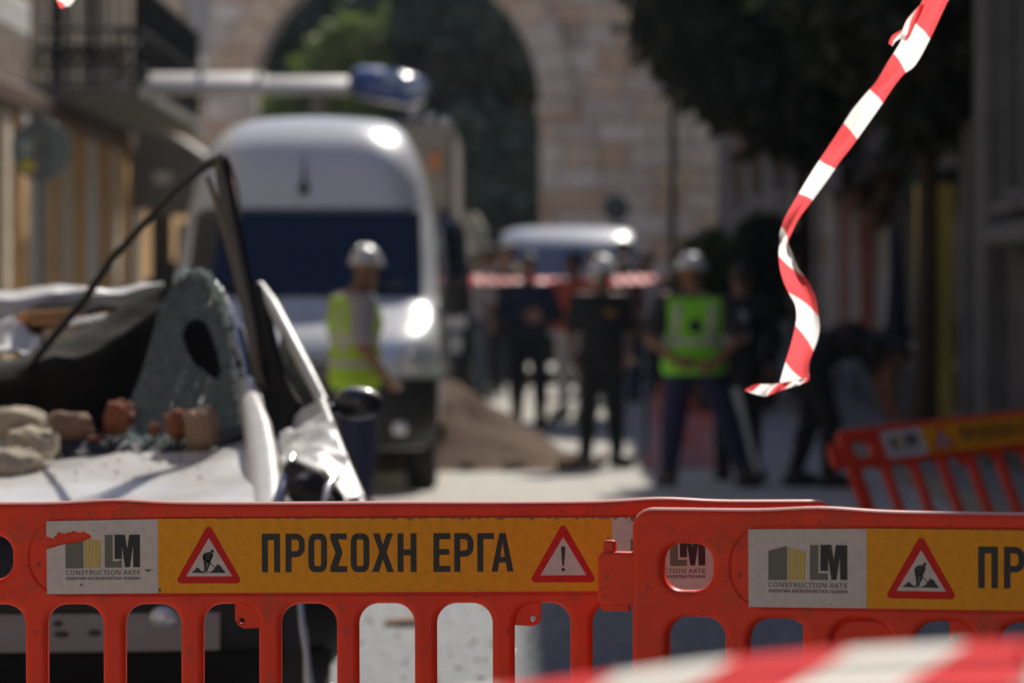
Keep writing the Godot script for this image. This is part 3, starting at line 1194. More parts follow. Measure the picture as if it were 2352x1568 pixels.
func crown(o: Node3D, lobes: Array, n: int, clump: ArrayMesh, size: float, m: Material) -> void:
	var mm := MultiMesh.new()
	mm.transform_format = MultiMesh.TRANSFORM_3D
	mm.mesh = clump
	mm.instance_count = n
	for k in n:
		var l: Array = lobes[rng.randi() % lobes.size()]
		var d := Vector3(rng.randfn(), rng.randfn(), rng.randfn()).normalized()
		var p: Vector3 = l[0] + d * Vector3(l[1]) * pow(rng.randf(), 0.45)
		var b := Basis.from_euler(Vector3(rng.randf(), rng.randf(), rng.randf()) * TAU).scaled(Vector3.ONE * size * rng.randf_range(0.6, 1.35))
		mm.set_instance_transform(k, Transform3D(b, p))
	var c := MultiMeshInstance3D.new()
	c.name = numbered("crown", o)
	c.multimesh = mm
	c.material_override = m
	c.set_meta("kind", "stuff")
	o.add_child(c, true)


func limbs(o: Node3D, height: float, r: float, lobes: Array) -> void:
	var g := Geo.new()
	var pts := []
	for k in 7:
		var t := k / 6.0
		pts.append(Vector3(sin(t * 2.6) * 0.06 * height * 0.2, t * height, cos(t * 2.1) * 0.03 * height * 0.2))
	g.tube(pts, [r * 1.25, r, r * 0.9, r * 0.82, r * 0.74, r * 0.64, r * 0.5], 9)
	part("trunk", g, M.bark, o)
	for l in lobes:
		g = Geo.new()
		var a: Vector3 = pts[4 + rng.randi() % 3]
		var b: Vector3 = l[0]
		g.tube([a, a.lerp(b, 0.5) + Vector3(0, 0.06, 0.03) * height, b], [r * 0.45, r * 0.3, r * 0.1], 6)
		part("limb", g, M.bark, o)


func tree(called: String, label: String, where: Vector3, height: float, r: float, lobes: Array, n: int, clump: ArrayMesh, size: float, m: Material, group := "") -> void:
	var o := thing(called, label, "tree", where, 0.0, group)
	limbs(o, height, r, lobes)
	crown(o, lobes, n, clump, size, m)


func make_trees() -> void:
	var fine := leaf_clump(9, 0.24)
	var coarse := leaf_clump(12, 0.26)
	# the street tree over the right-hand shops
	tree("street_tree", "dark leafy street tree overhanging the shops on the right", Vector3(3.3, ground_at(-44.0), -44.0), 4.0, 0.13,
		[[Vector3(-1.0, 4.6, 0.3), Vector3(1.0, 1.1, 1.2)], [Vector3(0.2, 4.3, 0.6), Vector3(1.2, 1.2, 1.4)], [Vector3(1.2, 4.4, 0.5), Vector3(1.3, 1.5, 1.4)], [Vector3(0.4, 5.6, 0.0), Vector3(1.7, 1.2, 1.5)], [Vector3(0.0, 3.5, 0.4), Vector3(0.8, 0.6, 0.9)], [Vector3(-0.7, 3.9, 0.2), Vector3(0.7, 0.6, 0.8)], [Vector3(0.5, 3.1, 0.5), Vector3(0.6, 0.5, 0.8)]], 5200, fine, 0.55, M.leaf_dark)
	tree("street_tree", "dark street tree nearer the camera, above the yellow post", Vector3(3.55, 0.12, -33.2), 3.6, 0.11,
		[[Vector3(-0.2, 4.1, 0.0), Vector3(1.0, 0.9, 1.2)], [Vector3(0.5, 4.5, 0.4), Vector3(1.1, 1.1, 1.2)], [Vector3(0.5, 5.6, 0.6), Vector3(1.3, 0.9, 1.8)], [Vector3(0.9, 6.4, -0.8), Vector3(1.5, 1.0, 2.0)], [Vector3(1.0, 7.2, 0.2), Vector3(1.3, 0.8, 1.8)], [Vector3(0.1, 3.3, 0.2), Vector3(0.55, 0.5, 0.7)]], 6500, fine, 0.55, M.leaf_dark)  # upper lobes, out of view, added to shade the workers and the ground
	# beyond the arch: labels tell them by where they show in the opening
	var specs := [
		["tall_cypress", "tall dark cypress in the left of the arch opening", -8.3, 88.0, 16.0, 1.8, 1, M.leaf_far],
		["broad_tree", "broad dark evergreen filling the middle of the arch opening", -1.9, 92.0, 13.0, 4.2, 0, M.leaf_far],
		["broad_tree", "dark evergreen against the right side of the arch opening", 2.4, 86.0, 12.0, 3.6, 0, M.leaf_far],
		["broad_tree", "mid green tree low behind the van roof and the lorry", -5.6, 96.0, 7.0, 3.0, 0, M.leaf_mid],
		["broad_tree", "dark tree behind the parked silver car, seen under the arch", 0.2, 82.0, 7.6, 2.4, 0, M.leaf_far],
		["tall_cypress", "dark cypress just right of the pale green tree", -2.6, 104.0, 19.0, 2.4, 1, M.leaf_far],
		["broad_tree", "dark tree highest on the slope behind the arch", -5.8, 112.0, 18.0, 5.2, 0, M.leaf_far],
		["broad_tree", "dark tree right of the arch, behind its right pier", 7.2, 100.0, 15.0, 5.0, 0, M.leaf_far],
	]
	for s in specs:
		var base := ground_at(-s[3]) - 0.1
		var lobes := []
		if s[6] == 1:
			for k in 7: lobes.append([Vector3(rng.randf_range(-0.3, 0.3), s[4] * (0.15 + 0.13 * k), 0), Vector3(s[5] * (1.0 - 0.1 * k), s[4] * 0.1, s[5] * (1.0 - 0.1 * k))])
		else:
			for k in 9:
				var a := TAU * k / 9.0
				lobes.append([Vector3(cos(a) * s[5] * 0.65, s[4] * rng.randf_range(0.35, 0.9), sin(a) * s[5] * 0.6), Vector3.ONE * s[5] * rng.randf_range(0.5, 0.7)])
		tree(s[0], s[1], Vector3(s[2], base, -s[3]), s[4] * 0.6, s[4] * 0.022, lobes, 3200, coarse, 1.0, s[7], "trees behind the arch")
	tree("pale_tree", "tree given paler green leaves as sunlit foliage, showing in the upper left of the arch opening", Vector3(-3.5, ground_at(-81.0), -81.0), 5.0, 0.12,
		[[Vector3(0.15, 5.75, 0), Vector3(0.65, 0.6, 0.7)], [Vector3(-0.3, 5.0, 0.2), Vector3(0.5, 0.5, 0.6)], [Vector3(-1.0, 4.4, 0.1), Vector3(0.7, 0.5, 0.6)], [Vector3(0.25, 4.3, -0.1), Vector3(0.4, 0.4, 0.6)]], 900, fine, 0.8, M.leaf_sunlit)
	# a wooded hillside closes the view
	var o := MultiMeshInstance3D.new()
	o.name = "hillside_woods"
	var mm := MultiMesh.new()
	mm.transform_format = MultiMesh.TRANSFORM_3D
	mm.mesh = coarse
	mm.instance_count = 9000
	for k in 9000:
		var z := -rng.randf_range(100.0, 150.0)
		var x := rng.randf_range(-22.0, 22.0)
		var base := ground_at(z) if z > -95.0 else (1.46 + (-z - 95.0) * 0.2154 if z > -130.0 else 9.0 + (-z - 130.0) * 0.28)
		var h := rng.randf_range(0.5, 7.0)
		mm.set_instance_transform(k, Transform3D(Basis.from_euler(Vector3(rng.randf(), rng.randf(), rng.randf()) * TAU).scaled(Vector3.ONE * rng.randf_range(1.3, 2.6)), Vector3(x, base + h, z)))
	o.multimesh = mm
	o.material_override = M.leaf_far
	add_child(o)
	tag(o, "dark woods on the hillside behind the arch", "woods")
	o.set_meta("kind", "stuff")


# ---------------------------------------------------------------- vehicles
# a body given by levels [height, half width, front z, back z, corner radius], all in metres
class Hull:
	var levels: Array
	var camber := 0.06

	func _init(l: Array) -> void:
		levels = l

	func level(y: float) -> Array:
		if y <= levels[0][0]: return levels[0]
		for k in levels.size() - 1:
			if y <= levels[k + 1][0]:
				var t: float = (y - levels[k][0]) / (levels[k + 1][0] - levels[k][0])
				var o := [y]
				for j in range(1, 5): o.append(lerpf(levels[k][j], levels[k + 1][j], t))
				return o
		return levels[-1]

	func front(x: float, y: float) -> Vector3:
		var l := level(y)
		var hw: float = l[1]
		var r: float = minf(l[4], hw)
		var z: float = l[2] - camber * (x / hw) * (x / hw)
		var over: float = minf(absf(x) - (hw - r), r)
		if over > 0.0: z -= r - sqrt(maxf(r * r - over * over, 0.0))
		return Vector3(x, y, z)

	func ring(l: Array) -> Array:
		var hw: float = l[1]
		var r: float = minf(l[4], hw)
		var out := []
		var xs := []
		for k in 9: xs.append(-(hw - r) + (hw - r) * 2.0 * k / 8)
		for k in 8: xs.append(hw - r + r * sin(PI / 2 * (k + 1) / 8))
		var half := []
		for x in xs: half.append(front(x, l[0]))
		var left := []
		for k in 8: left.append(front(-xs[16 - k], l[0]))
		out.append_array(left)
		out.append_array(half)
		var rb := 0.12
		var zf: float = half[-1].z
		for k in range(1, 6): out.append(Vector3(hw, l[0], lerpf(zf, l[3] + rb, k / 5.0)))
		for k in range(1, 4): out.append(Vector3(hw - rb + rb * cos(PI / 2 * k / 3), l[0], l[3] + rb - rb * sin(PI / 2 * k / 3)))
		for k in range(0, 4): out.append(Vector3(-(hw - rb) - rb * sin(PI / 2 * k / 3), l[0], l[3] + rb - rb * cos(PI / 2 * k / 3)))
		for k in range(1, 5): out.append(Vector3(-hw, l[0], lerpf(l[3] + rb, zf, k / 5.0)))
		return out

	func shell(g: Geo, step := 0.0) -> void:
		var rings := []
		for k in levels.size():
			rings.append(ring(levels[k]))
		g.smooth(0)
		var n: int = rings[0].size()
		for k in rings.size() - 1:
			for j in n:
				var m := (j + 1) % n
				g.quad(rings[k][j], rings[k + 1][j], rings[k + 1][m], rings[k][m])
		g.smooth(-1)
		for e in [0, rings.size() - 1]:
			var c := Vector3.ZERO
			for q in rings[e]: c += q
			c /= n
			for j in n:
				var m := (j + 1) % n
				if e == 0: g.tri(c, rings[e][j], rings[e][m])
				else: g.tri(c, rings[e][m], rings[e][j])

	# a piece of the front, proud by off and thick inward
	func patch(g: Geo, outline: Callable, y0: float, y1: float, off: float, ny := 10, nx := 14) -> void:
		var rows := []
		for i in ny + 1:
			var y := lerpf(y0, y1, float(i) / ny)
			var lim: Array = outline.call(y)
			var row := []
			for j in nx + 1:
				var x: float = lerpf(lim[0], lim[1], float(j) / nx)
				var p := front(x, y)
				var du := front(x + 0.01, y) - front(x - 0.01, y)
				var dv := front(x, y + 0.01) - front(x, y - 0.01)
				row.append(p + du.cross(dv).normalized() * off)
			rows.append(row)
		g.sheet(rows, 0.012)


func wheel(parent: Node3D, at: Vector3, r: float, w: float, rim: Material) -> void:
	var turn := Transform3D(Basis(Vector3.BACK, PI / 2), at)
	var g := Geo.new()
	g.xf = turn
	g.lathe([Vector2(r * 0.6, -w * 0.45), Vector2(r * 0.92, -w * 0.5), Vector2(r, -w * 0.38), Vector2(r, w * 0.38), Vector2(r * 0.92, w * 0.5), Vector2(r * 0.6, w * 0.45)], 28)
	var o := part("wheel", g, M.rubber, parent)
	g = Geo.new()
	g.xf = turn
	var half := [Vector2(r * 0.64, w * 0.42), Vector2(r * 0.56, w * 0.36), Vector2(r * 0.3, w * 0.28), Vector2(r * 0.14, w * 0.36), Vector2(r * 0.04, w * 0.36)]
	var whole := half.duplicate()
	for k in 5: whole.append(half[4 - k] * Vector2(1, -1))
	g.lathe(whole, 20)
	part("rim", g, rim, o)


func make_van() -> void:
	var o := thing("van", "tall white high-roof van facing the camera behind the worker in the lime vest", "van", Vector3(-1.60, 0, -28.5))
	o.scale = Vector3(1.055, 1.03, 1.0)
	var h := Hull.new([[0.32, 0.90, -0.06, -5.8, 0.35], [0.45, 0.98, -0.01, -5.9, 0.40], [0.62, 1.0, 0.0, -5.95, 0.42], [0.80, 1.0, -0.03, -5.95, 0.42], [0.95, 1.0, -0.06, -5.95, 0.40], [1.05, 1.0, -0.14, -5.95, 0.36], [1.16, 0.995, -0.30, -5.95, 0.32], [1.27, 0.99, -0.58, -5.95, 0.28], [1.36, 0.985, -0.86, -5.95, 0.25], [1.46, 0.975, -0.99, -5.95, 0.25], [1.7, 0.955, -1.19, -5.95, 0.27], [1.9, 0.935, -1.36, -5.95, 0.28], [2.04, 0.915, -1.48, -5.95, 0.30], [2.12, 0.90, -1.52, -5.95, 0.32], [2.3, 0.865, -1.58, -5.94, 0.34], [2.46, 0.82, -1.66, -5.93, 0.36], [2.60, 0.765, -1.79, -5.9, 0.38], [2.70, 0.70, -1.95, -5.87, 0.40], [2.78, 0.61, -2.18, -5.84, 0.42], [2.83, 0.50, -2.48, -5.8, 0.42], [2.85, 0.38, -2.8, -5.7, 0.36]])
	var g := Geo.new()
	h.shell(g)
	part("body", g, M.white_car, o)
	g = Geo.new()
	h.patch(g, func(y): return [-0.86 + (y - 1.4) * 0.05, 0.86 - (y - 1.4) * 0.05], 1.42, 2.06, 0.008)
	var ws := part("windscreen", g, M.dark_glass, o)
	for s in [-1, 1]:
		g = Geo.new()
		var a := h.front(s * 0.15, 1.43) + Vector3(0, 0.02, 0.03)
		g.tube([a, h.front(s * 0.6, 1.47) + Vector3(0, 0.02, 0.03), h.front(s * 0.72, 1.52) + Vector3(0, 0.0, 0.03)], [0.012], 6)
		part("wiper", g, M.black, ws)
	g = Geo.new()
	h.patch(g, func(y): return [-0.975, 0.975], 0.335, 0.83, 0.010, 8, 22)
	part("bumper", g, M.black, o)
	g = Geo.new()
	h.patch(g, func(y): return [-0.56, 0.56], 0.845, 0.98, 0.010, 5, 14)
	var gr := part("grille", g, M.black, o)
	for y in [0.87, 0.91, 0.95]:
		g = Geo.new()
		var row := []
		for k in 13: row.append(h.front(-0.52 + 1.04 * k / 12, y) + Vector3(0, 0, 0.022))
		g.tube(row, [0.012], 6)
		part("slat", g, M.dull_steel, gr)
	for s in [-1, 1]:
		g = Geo.new()
		h.patch(g, func(y): return [s * (0.62 - (y - 0.8) * 0.1), s * (0.97 - maxf(0.0, y - 1.0) * 0.2)], 0.845, 1.09, 0.010, 8, 8)
		var hl := part("headlight", g, M.lamp_glass, o)
		g = Geo.new()
		g.ball(h.front(s * 0.78, 0.95) + Vector3(0, 0, 0.015), Vector3(0.07, 0.07, 0.02))
		part("reflector", g, M.steel, hl)
		g = Geo.new()
		g.ball(h.front(s * 0.72, 0.47) + Vector3(0, 0, 0.02), Vector3(0.06, 0.05, 0.02))
		part("fog_lamp", g, M.lamp_glass, o)
		# mirrors
		g = Geo.new()
		g.box(Vector3(s * 1.10, 1.42, -1.15), Vector3(0.16, 0.30, 0.09), 0.035)
		g.tube([Vector3(s * 0.95, 1.35, -1.2), Vector3(s * 1.06, 1.38, -1.16)], [0.03], 6)
		part("mirror", g, M.black, o)
		for z in [-0.95, -4.6]: wheel(o, Vector3(s * 0.86, 0.34, z), 0.34, 0.22, M.dull_steel)
		# side window in the cab door
		g = Geo.new()
		g.prism(pv([-1.45, 1.45, -2.5, 1.45, -2.5, 2.0, -1.75, 2.0]), -0.004, 0.004)
		part("side_window", g, M.dark_glass, o, Transform3D(Basis(Vector3(0, 0, 1), Vector3(0, 1, 0), Vector3(1, 0, 0)), Vector3(s * 0.975, 0, 0)))
	# number plate without a legible number, badge, and the roof aerial
	g = Geo.new()
	g.prism(rounded(-0.26, 0.42, 0.26, 0.53, 0.012), 0.0, 0.01, 0.003)
	part("number_plate", g, M.white_paint, o, Transform3D(Basis.IDENTITY, Vector3(0, 0, 0.025)))
	g = Geo.new()
	var f := h.front(-0.03, 2.24) + Vector3(0, 0, 0.012)
	g.ball(f, Vector3(0.042, 0.05, 0.03))
	g.tube([f + Vector3(0, 0.03, 0), h.front(-0.03, 2.38) + Vector3(0, 0, 0.02), h.front(-0.03, 2.52) + Vector3(0, 0, 0.02)], [0.02, 0.010, 0.004], 6)
	part("aerial", g, M.black, o)
	g = Geo.new()
	h.patch(g, func(y): return [-0.78, 0.78], 2.075, 2.09, 0.004, 1, 16)
	part("seal", g, M.black, o)


func make_lorry() -> void:
	var o := thing("lift_lorry", "lorry behind the van carrying a long pale lift boom with a blue glossy basket", "lorry", Vector3(-1.62, ground_at(-39.0) - 0.02, -38.0))
	o.scale = Vector3(1.03, 1.065, 1.03)
	var g := Geo.new()
	g.box(Vector3(0.52, 2.10, -3.2), Vector3(0.98, 1.66, 5.6), 0.06)
	var box := part("cargo_box", g, M.beige_box, o)
	for k in 3:
		g = Geo.new()
		g.ball(Vector3(0.62 + k * 0.15, 2.99 - k * 0.035, -0.36), Vector3(0.045, 0.04, 0.04), 10)
		part("marker_lamp", g, M.lamp_glass, box)
	g = Geo.new()
	g.prism(rounded(0.78, 2.46, 0.88, 2.64, 0.03), -0.395, -0.36, 0.008)
	part("orange_lamp", g, M.orange_lens, box)
	var h := Hull.new([[0.5, 1.15, 0.0, -2.0, 0.25], [0.75, 1.2, 0.04, -2.0, 0.25], [1.1, 1.2, 0.04, -2.0, 0.25], [1.3, 1.18, 0.0, -2.0, 0.25], [1.9, 1.12, -0.15, -2.0, 0.25], [2.1, 1.0, -0.3, -1.9, 0.25], [2.15, 0.85, -0.45, -1.8, 0.25]])
	h.camber = 0.04
	g = Geo.new()
	h.shell(g)
	part("cab", g, plain(0.02, 0.022, 0.035, 0.25), o)
	g = Geo.new()
	h.patch(g, func(y): return [-1.02, 1.02], 1.34, 1.96, 0.008)
	part("windscreen", g, M.dark_glass, o)
	g = Geo.new()
	h.patch(g, func(y): return [0.45, 1.12], 0.98, 1.16, 0.012, 4, 8)
	part("wing_highlight", g, M.white_car, o)  # white patch painting a highlight onto the dark cab
	g = Geo.new()
	h.patch(g, func(y): return [-1.12, 1.12], 0.52, 0.72, 0.012, 4, 12)
	part("bumper", g, M.black, o)
	for s in [-1, 1]:
		g = Geo.new()
		h.patch(g, func(y): return [s * 0.78, s * 1.08], 0.76, 0.92, 0.012, 4, 6)
		part("headlight", g, M.lamp_glass, o)
		for z in [-1.0, -5.0]: wheel(o, Vector3(s * 1.06, 0.46, z), 0.46, 0.26, M.dull_steel)
		g = Geo.new()
		var arc := []
		for k in 11: arc.append(Vector3(s * 1.15, 0.46 + sin(PI * k / 10) * 0.56, -1.0 + cos(PI * k / 10) * 0.56))
		g.tube(arc, [0.035], 6)
		part("wheel_arch", g, M.dull_steel, o)
	g = Geo.new()
	for seg in [[-2.2, -0.88, 3.32, 1.0], [-0.92, -0.05, 3.30, 0.86]]:
		g.xf = Transform3D(Basis(Vector3(0, 0, -1), Vector3(0, 1, 0), Vector3(1, 0, 0)), Vector3(0, seg[2], -1.0))
		g.prism(pv([-0.20 * seg[3], -0.10 * seg[3], 0.24, -0.10 * seg[3], 0.24, 0.10 * seg[3], 0.12, 0.10 * seg[3], -0.19 * seg[3], -0.06 * seg[3]]), seg[0], seg[1], 0.008)
	g.xf = Transform3D.IDENTITY
	var boom := part("boom", g, M.boom, o)
	for x in [-2.14, -1.5, -0.92]:
		g = Geo.new()
		g.box(Vector3(x, 3.315, -1.12), Vector3(0.05, 0.23, 0.3), 0.03)
		part("collar", g, M.dull_steel, boom)
	g = Geo.new()
	g.tube([Vector3(-0.4, 2.3, -1.3), Vector3(-0.35, 3.25, -1.05)], [0.09], 8)
	part("strut", g, M.dull_steel, boom)
	var bh := Hull.new([[0.0, 0.28, 0.2, -0.3, 0.12], [0.06, 0.36, 0.26, -0.34, 0.14], [0.16, 0.40, 0.28, -0.36, 0.16], [0.24, 0.38, 0.24, -0.34, 0.18], [0.30, 0.30, 0.14, -0.28, 0.2], [0.32, 0.2, 0.04, -0.2, 0.2]])
	g = Geo.new()
	g.xf = Transform3D(Basis(Vector3.BACK, -0.17), Vector3(0.33, 3.13, -0.95))
	bh.shell(g)
	var basket := part("basket", g, M.blue_plastic, o)
	for k in 2:
		g = Geo.new()
		g.xf = Transform3D(Basis(Vector3.BACK, -0.17), Vector3(0.33, 3.13, -0.95))
		g.box(Vector3(0.02 + 0.24 * k, 0.24 - 0.05 * k, 0.17), Vector3(0.26, 0.14 + 0.04 * k, 0.28), 0.06)
		part("highlight_block", g, plain(0.42, 0.55, 0.72, 0.12), basket)  # pale blocks put in as the whitish highlights on the blue basket


func make_street_things() -> void:
	# parked van under the arch
	var o := thing("parked_van", "pale silver van parked below the arch pier, behind the crowd", "van", Vector3(0.77, ground_at(-50.5), -50.5))
	var h := Hull.new([[0.25, 0.92, 0.0, -4.6, 0.3], [0.5, 0.98, 0.03, -4.7, 0.35], [0.9, 0.99, -0.06, -4.7, 0.35], [1.05, 0.98, -0.3, -4.7, 0.3], [1.18, 0.97, -0.75, -4.7, 0.28], [1.6, 0.95, -1.15, -4.7, 0.28], [1.86, 0.93, -1.4, -4.7, 0.28], [1.98, 0.90, -1.6, -4.68, 0.3], [2.05, 0.82, -1.9, -4.6, 0.3], [2.09, 0.6, -2.4, -4.5, 0.3]])
	h.camber = 0.1
	var g := Geo.new()
	h.shell(g)
	part("body", g, plain(0.36, 0.40, 0.48, 0.35), o)
	g = Geo.new()
	h.patch(g, func(y): return [-0.84, 0.84], 1.22, 1.82, 0.008)
	part("windscreen", g, plain(0.26, 0.30, 0.37, 0.2), o)  # pale tone paints the sky reflected in the glass
	g = Geo.new()
	h.patch(g, func(y): return [-0.9, 0.9], 0.28, 0.6, 0.01, 4, 14)
	part("bumper", g, M.charcoal_cloth, o)
	for e in [-1, 1]:
		g = Geo.new()
		h.patch(g, func(y): return [e * 0.6, e * 0.92], 0.68, 0.92, 0.01, 4, 6)
		part("headlight", g, M.lamp_glass, o)
		g = Geo.new()
		g.box(Vector3(e * 1.08, 1.3, -0.9), Vector3(0.15, 0.22, 0.09), 0.03)
		part("mirror", g, M.black, o)
		for z in [-0.9, -3.8]: wheel(o, Vector3(e * 0.86, 0.31, z), 0.31, 0.2, M.dull_steel)
	# the heap of earth
	var rows := []
	var n := FastNoiseLite.new()
	n.seed = 4
	n.frequency = 0.9
	for i in 27:
		var row := []
		for j in 41:
			var x := (j - 20) / 20.0
			var z := (i - 13) / 13.0
			var r := Vector2(x * (0.95 if x < 0 else 1.0), z).length()
			var y := 0.76 * pow(maxf(0.0, 1.0 - r), 1.12) + n.get_noise_2d(x * 3, z * 3) * 0.16 * maxf(0.0, 1.0 - r) - 0.03
			row.append(Vector3(x * 1.32, y + n.get_noise_2d(x * 14, z * 14) * 0.035 * maxf(0.0, 1.05 - r), z * 1.3))
		rows.append(row)
	o = thing("dirt_heap", "heap of brown earth beside the van with a few clods at its foot", "dirt heap", Vector3(-0.62, 0.02, -33.6))
	g = Geo.new()
	g.sheet(rows, 0.04)
	part("mound", g, M.dirt, o)
	for k in 26:
		g = Geo.new()
		var a := rng.randf() * TAU
		var r := rng.randf_range(0.75, 1.3)
		g.ball(Vector3(cos(a) * 1.35 * r, 0.03, sin(a) * 1.25 * r), Vector3(rng.randf_range(0.03, 0.08), rng.randf_range(0.03, 0.06), rng.randf_range(0.03, 0.08)), 6)
		part("clod", g, M.dirt, o)
	# dark lamp post
	o = thing("lamp_post", "thin dark green lamp post between the arch pier and the street tree", "lamp post", Vector3(1.84, ground_at(-44.0), -44.0))
	g = Geo.new()
	g.lathe([Vector2(0.0, 0.0), Vector2(0.12, 0.0), Vector2(0.12, 0.3), Vector2(0.06, 0.45), Vector2(0.042, 0.5), Vector2(0.036, 3.6), Vector2(0.03, 4.6), Vector2(0.0, 4.6)], 12)
	part("shaft", g, plain(0.012, 0.022, 0.018, 0.5), o)
	g = Geo.new()
	g.tube([Vector3(0, 4.5, 0), Vector3(0.1, 4.8, 0), Vector3(0.4, 4.9, 0)], [0.03, 0.025, 0.02], 8)
	part("arm", g, plain(0.012, 0.022, 0.018, 0.5), o)
	g = Geo.new()
	g.xf = Transform3D(Basis.IDENTITY, Vector3(0.45, 4.62, 0))
	g.lathe([Vector2(0.0, 0.0), Vector2(0.13, 0.02), Vector2(0.17, 0.12), Vector2(0.06, 0.27), Vector2(0.0, 0.3)], 14)
	part("lantern", g, M.window_glass, o)
	# sign before the pier
	o = thing("street_sign", "small dark sign on a thin pole in front of the arch's right pier", "sign", Vector3(1.55, ground_at(-57.0), -57.0))
	g = Geo.new()
	g.tube([Vector3(0, 0, 0), Vector3(0, 2.55, 0)], [0.03], 8)
	part("pole", g, M.iron, o)
	var disc := PackedVector2Array()
	for j in 28: disc.append(Vector2(cos(TAU * j / 28) * 0.20, sin(TAU * j / 28) * 0.20 + 2.32))
	g = Geo.new()
	g.prism(disc, 0.03, 0.05, 0.006)
	part("disc", g, plain(0.05, 0.055, 0.06, 0.5), o)
	o = thing("shop_sign", "small round red and white sign below the street tree", "sign", Vector3(3.86, 0, -58.0))
	disc = PackedVector2Array()
	for j in 28: disc.append(Vector2(cos(TAU * j / 28) * 0.16 - 0.3, sin(TAU * j / 28) * 0.16 + 3.75))
	g = Geo.new()
	g.prism(disc, 0.0, 0.05, 0.01)
	g.tube([Vector3(-0.3, 3.75, 0.02), Vector3(0.04, 3.75, 0.02)], [0.015], 6)
	part("disc", g, plain(0.75, 0.45, 0.45, 0.15), o)
	g = Geo.new()
	disc = PackedVector2Array()
	for j in 28: disc.append(Vector2(cos(TAU * j / 28) * 0.10 - 0.3, sin(TAU * j / 28) * 0.10 + 3.75))
	g.prism(disc, 0.05, 0.056)
	part("mark", g, M.red_cloth, o)
	# cream parasol beyond the crowd
	o = thing("cream_parasol", "closed cream parasol rising above the crowd beyond the van", "parasol", Vector3(-0.55, ground_at(-52.0), -52.0))
	g = Geo.new()
	g.lathe([Vector2(0.0, 2.25), Vector2(0.10, 2.2), Vector2(0.20, 2.0), Vector2(0.24, 1.75), Vector2(0.17, 1.5), Vector2(0.22, 1.3), Vector2(0.16, 1.22), Vector2(0.0, 1.22)], 16)
	part("cloth", g, plain(0.62, 0.58, 0.40, 0.9), o)
	g = Geo.new()
	g.tube([Vector3(0, 0, 0), Vector3(0, 2.3, 0)], [0.03], 8)
	part("pole", g, M.brown_wood, o)
	# potted shrubs by the lamp post
	var clump := leaf_clump(9, 0.2)
	var say := ["dark shrub in a tub at the foot of the lamp post", "second tub shrub, taller, against the shaded shop wall"]
	for k in 2:
		o = thing("tub_shrub", say[k], "shrub", Vector3([2.05, 2.75][k], ground_at(-42.0), -42.2 - k), 0.0, "tub shrubs")
		g = Geo.new()
		g.lathe([Vector2(0.0, 0.0), Vector2(0.22, 0.0), Vector2(0.28, 0.5), Vector2(0.24, 0.5), Vector2(0.0, 0.44)], 18)
		part("tub", g, M.brown_wood, o)
		g = Geo.new()
		for j in 5: g.tube([Vector3(0, 0.4, 0), Vector3(sin(j * 1.3) * 0.2, 1.2, cos(j * 1.3) * 0.2)], [0.02, 0.01], 5)
		part("stem", g, M.bark, o)
		crown(o, [[Vector3(0, 1.15 + k * 0.2, 0), Vector3(0.36, 0.5, 0.36)], [Vector3(0.1, 1.65 + k * 0.25, 0), Vector3(0.28, 0.3, 0.28)]], 320, clump, 0.4, M.leaf_dark if k else M.leaf_mid)
	# orange netting fallen along the right of the works
	o = thing("safety_net", "orange safety netting slumped between two stakes by the green-vested worker", "netting", Vector3(1.1, 0.0, -33.2))
	g = Geo.new()
	var grid := []
	for i in 15:
		var row := []
		for j in 25:
			var u := j / 24.0
			var v := i / 14.0
			row.append(Vector3(0.02 + u * (0.78 - v * 0.30) + v * 0.22 + 0.05 * sin(v * 7), 0.03 + v * (0.78 + 0.10 * sin(u * 7)) - 0.30 * sin(PI * u) * v, 0.12 * sin(u * 8 + v * 3) + 0.45 * (1.0 - v)))
		grid.append(row)
	for i in range(0, 15, 2): g.tube(grid[i], [0.011], 4)
	for j in range(0, 25, 2):
		var col := []
		for i in 15: col.append(grid[i][j])
		g.tube(col, [0.011], 4)
	var net := part("strands", g, M.mesh_orange, o)
	net.set_meta("kind", "stuff")
	for x in [0.05, 0.85]:
		g = Geo.new()
		g.tube([Vector3(x, -0.1, 0.0), Vector3(x + 0.03, 1.05, 0.0)], [0.018], 6)
		part("stake", g, M.iron, o)
	# plank propped beside the man in the dark jacket
	o = thing("wooden_plank", "pale plank leaning behind the green-vested worker's legs", "plank", Vector3(1.80, 0, -30.2))
	g = Geo.new()
	g.box(Vector3(0.03, 0.36, 0), Vector3(0.10, 0.80, 0.03), 0.008, Basis(Vector3.BACK, 0.22) * Basis(Vector3.RIGHT, -0.2))
	part("board", g, M.white_paint, o)


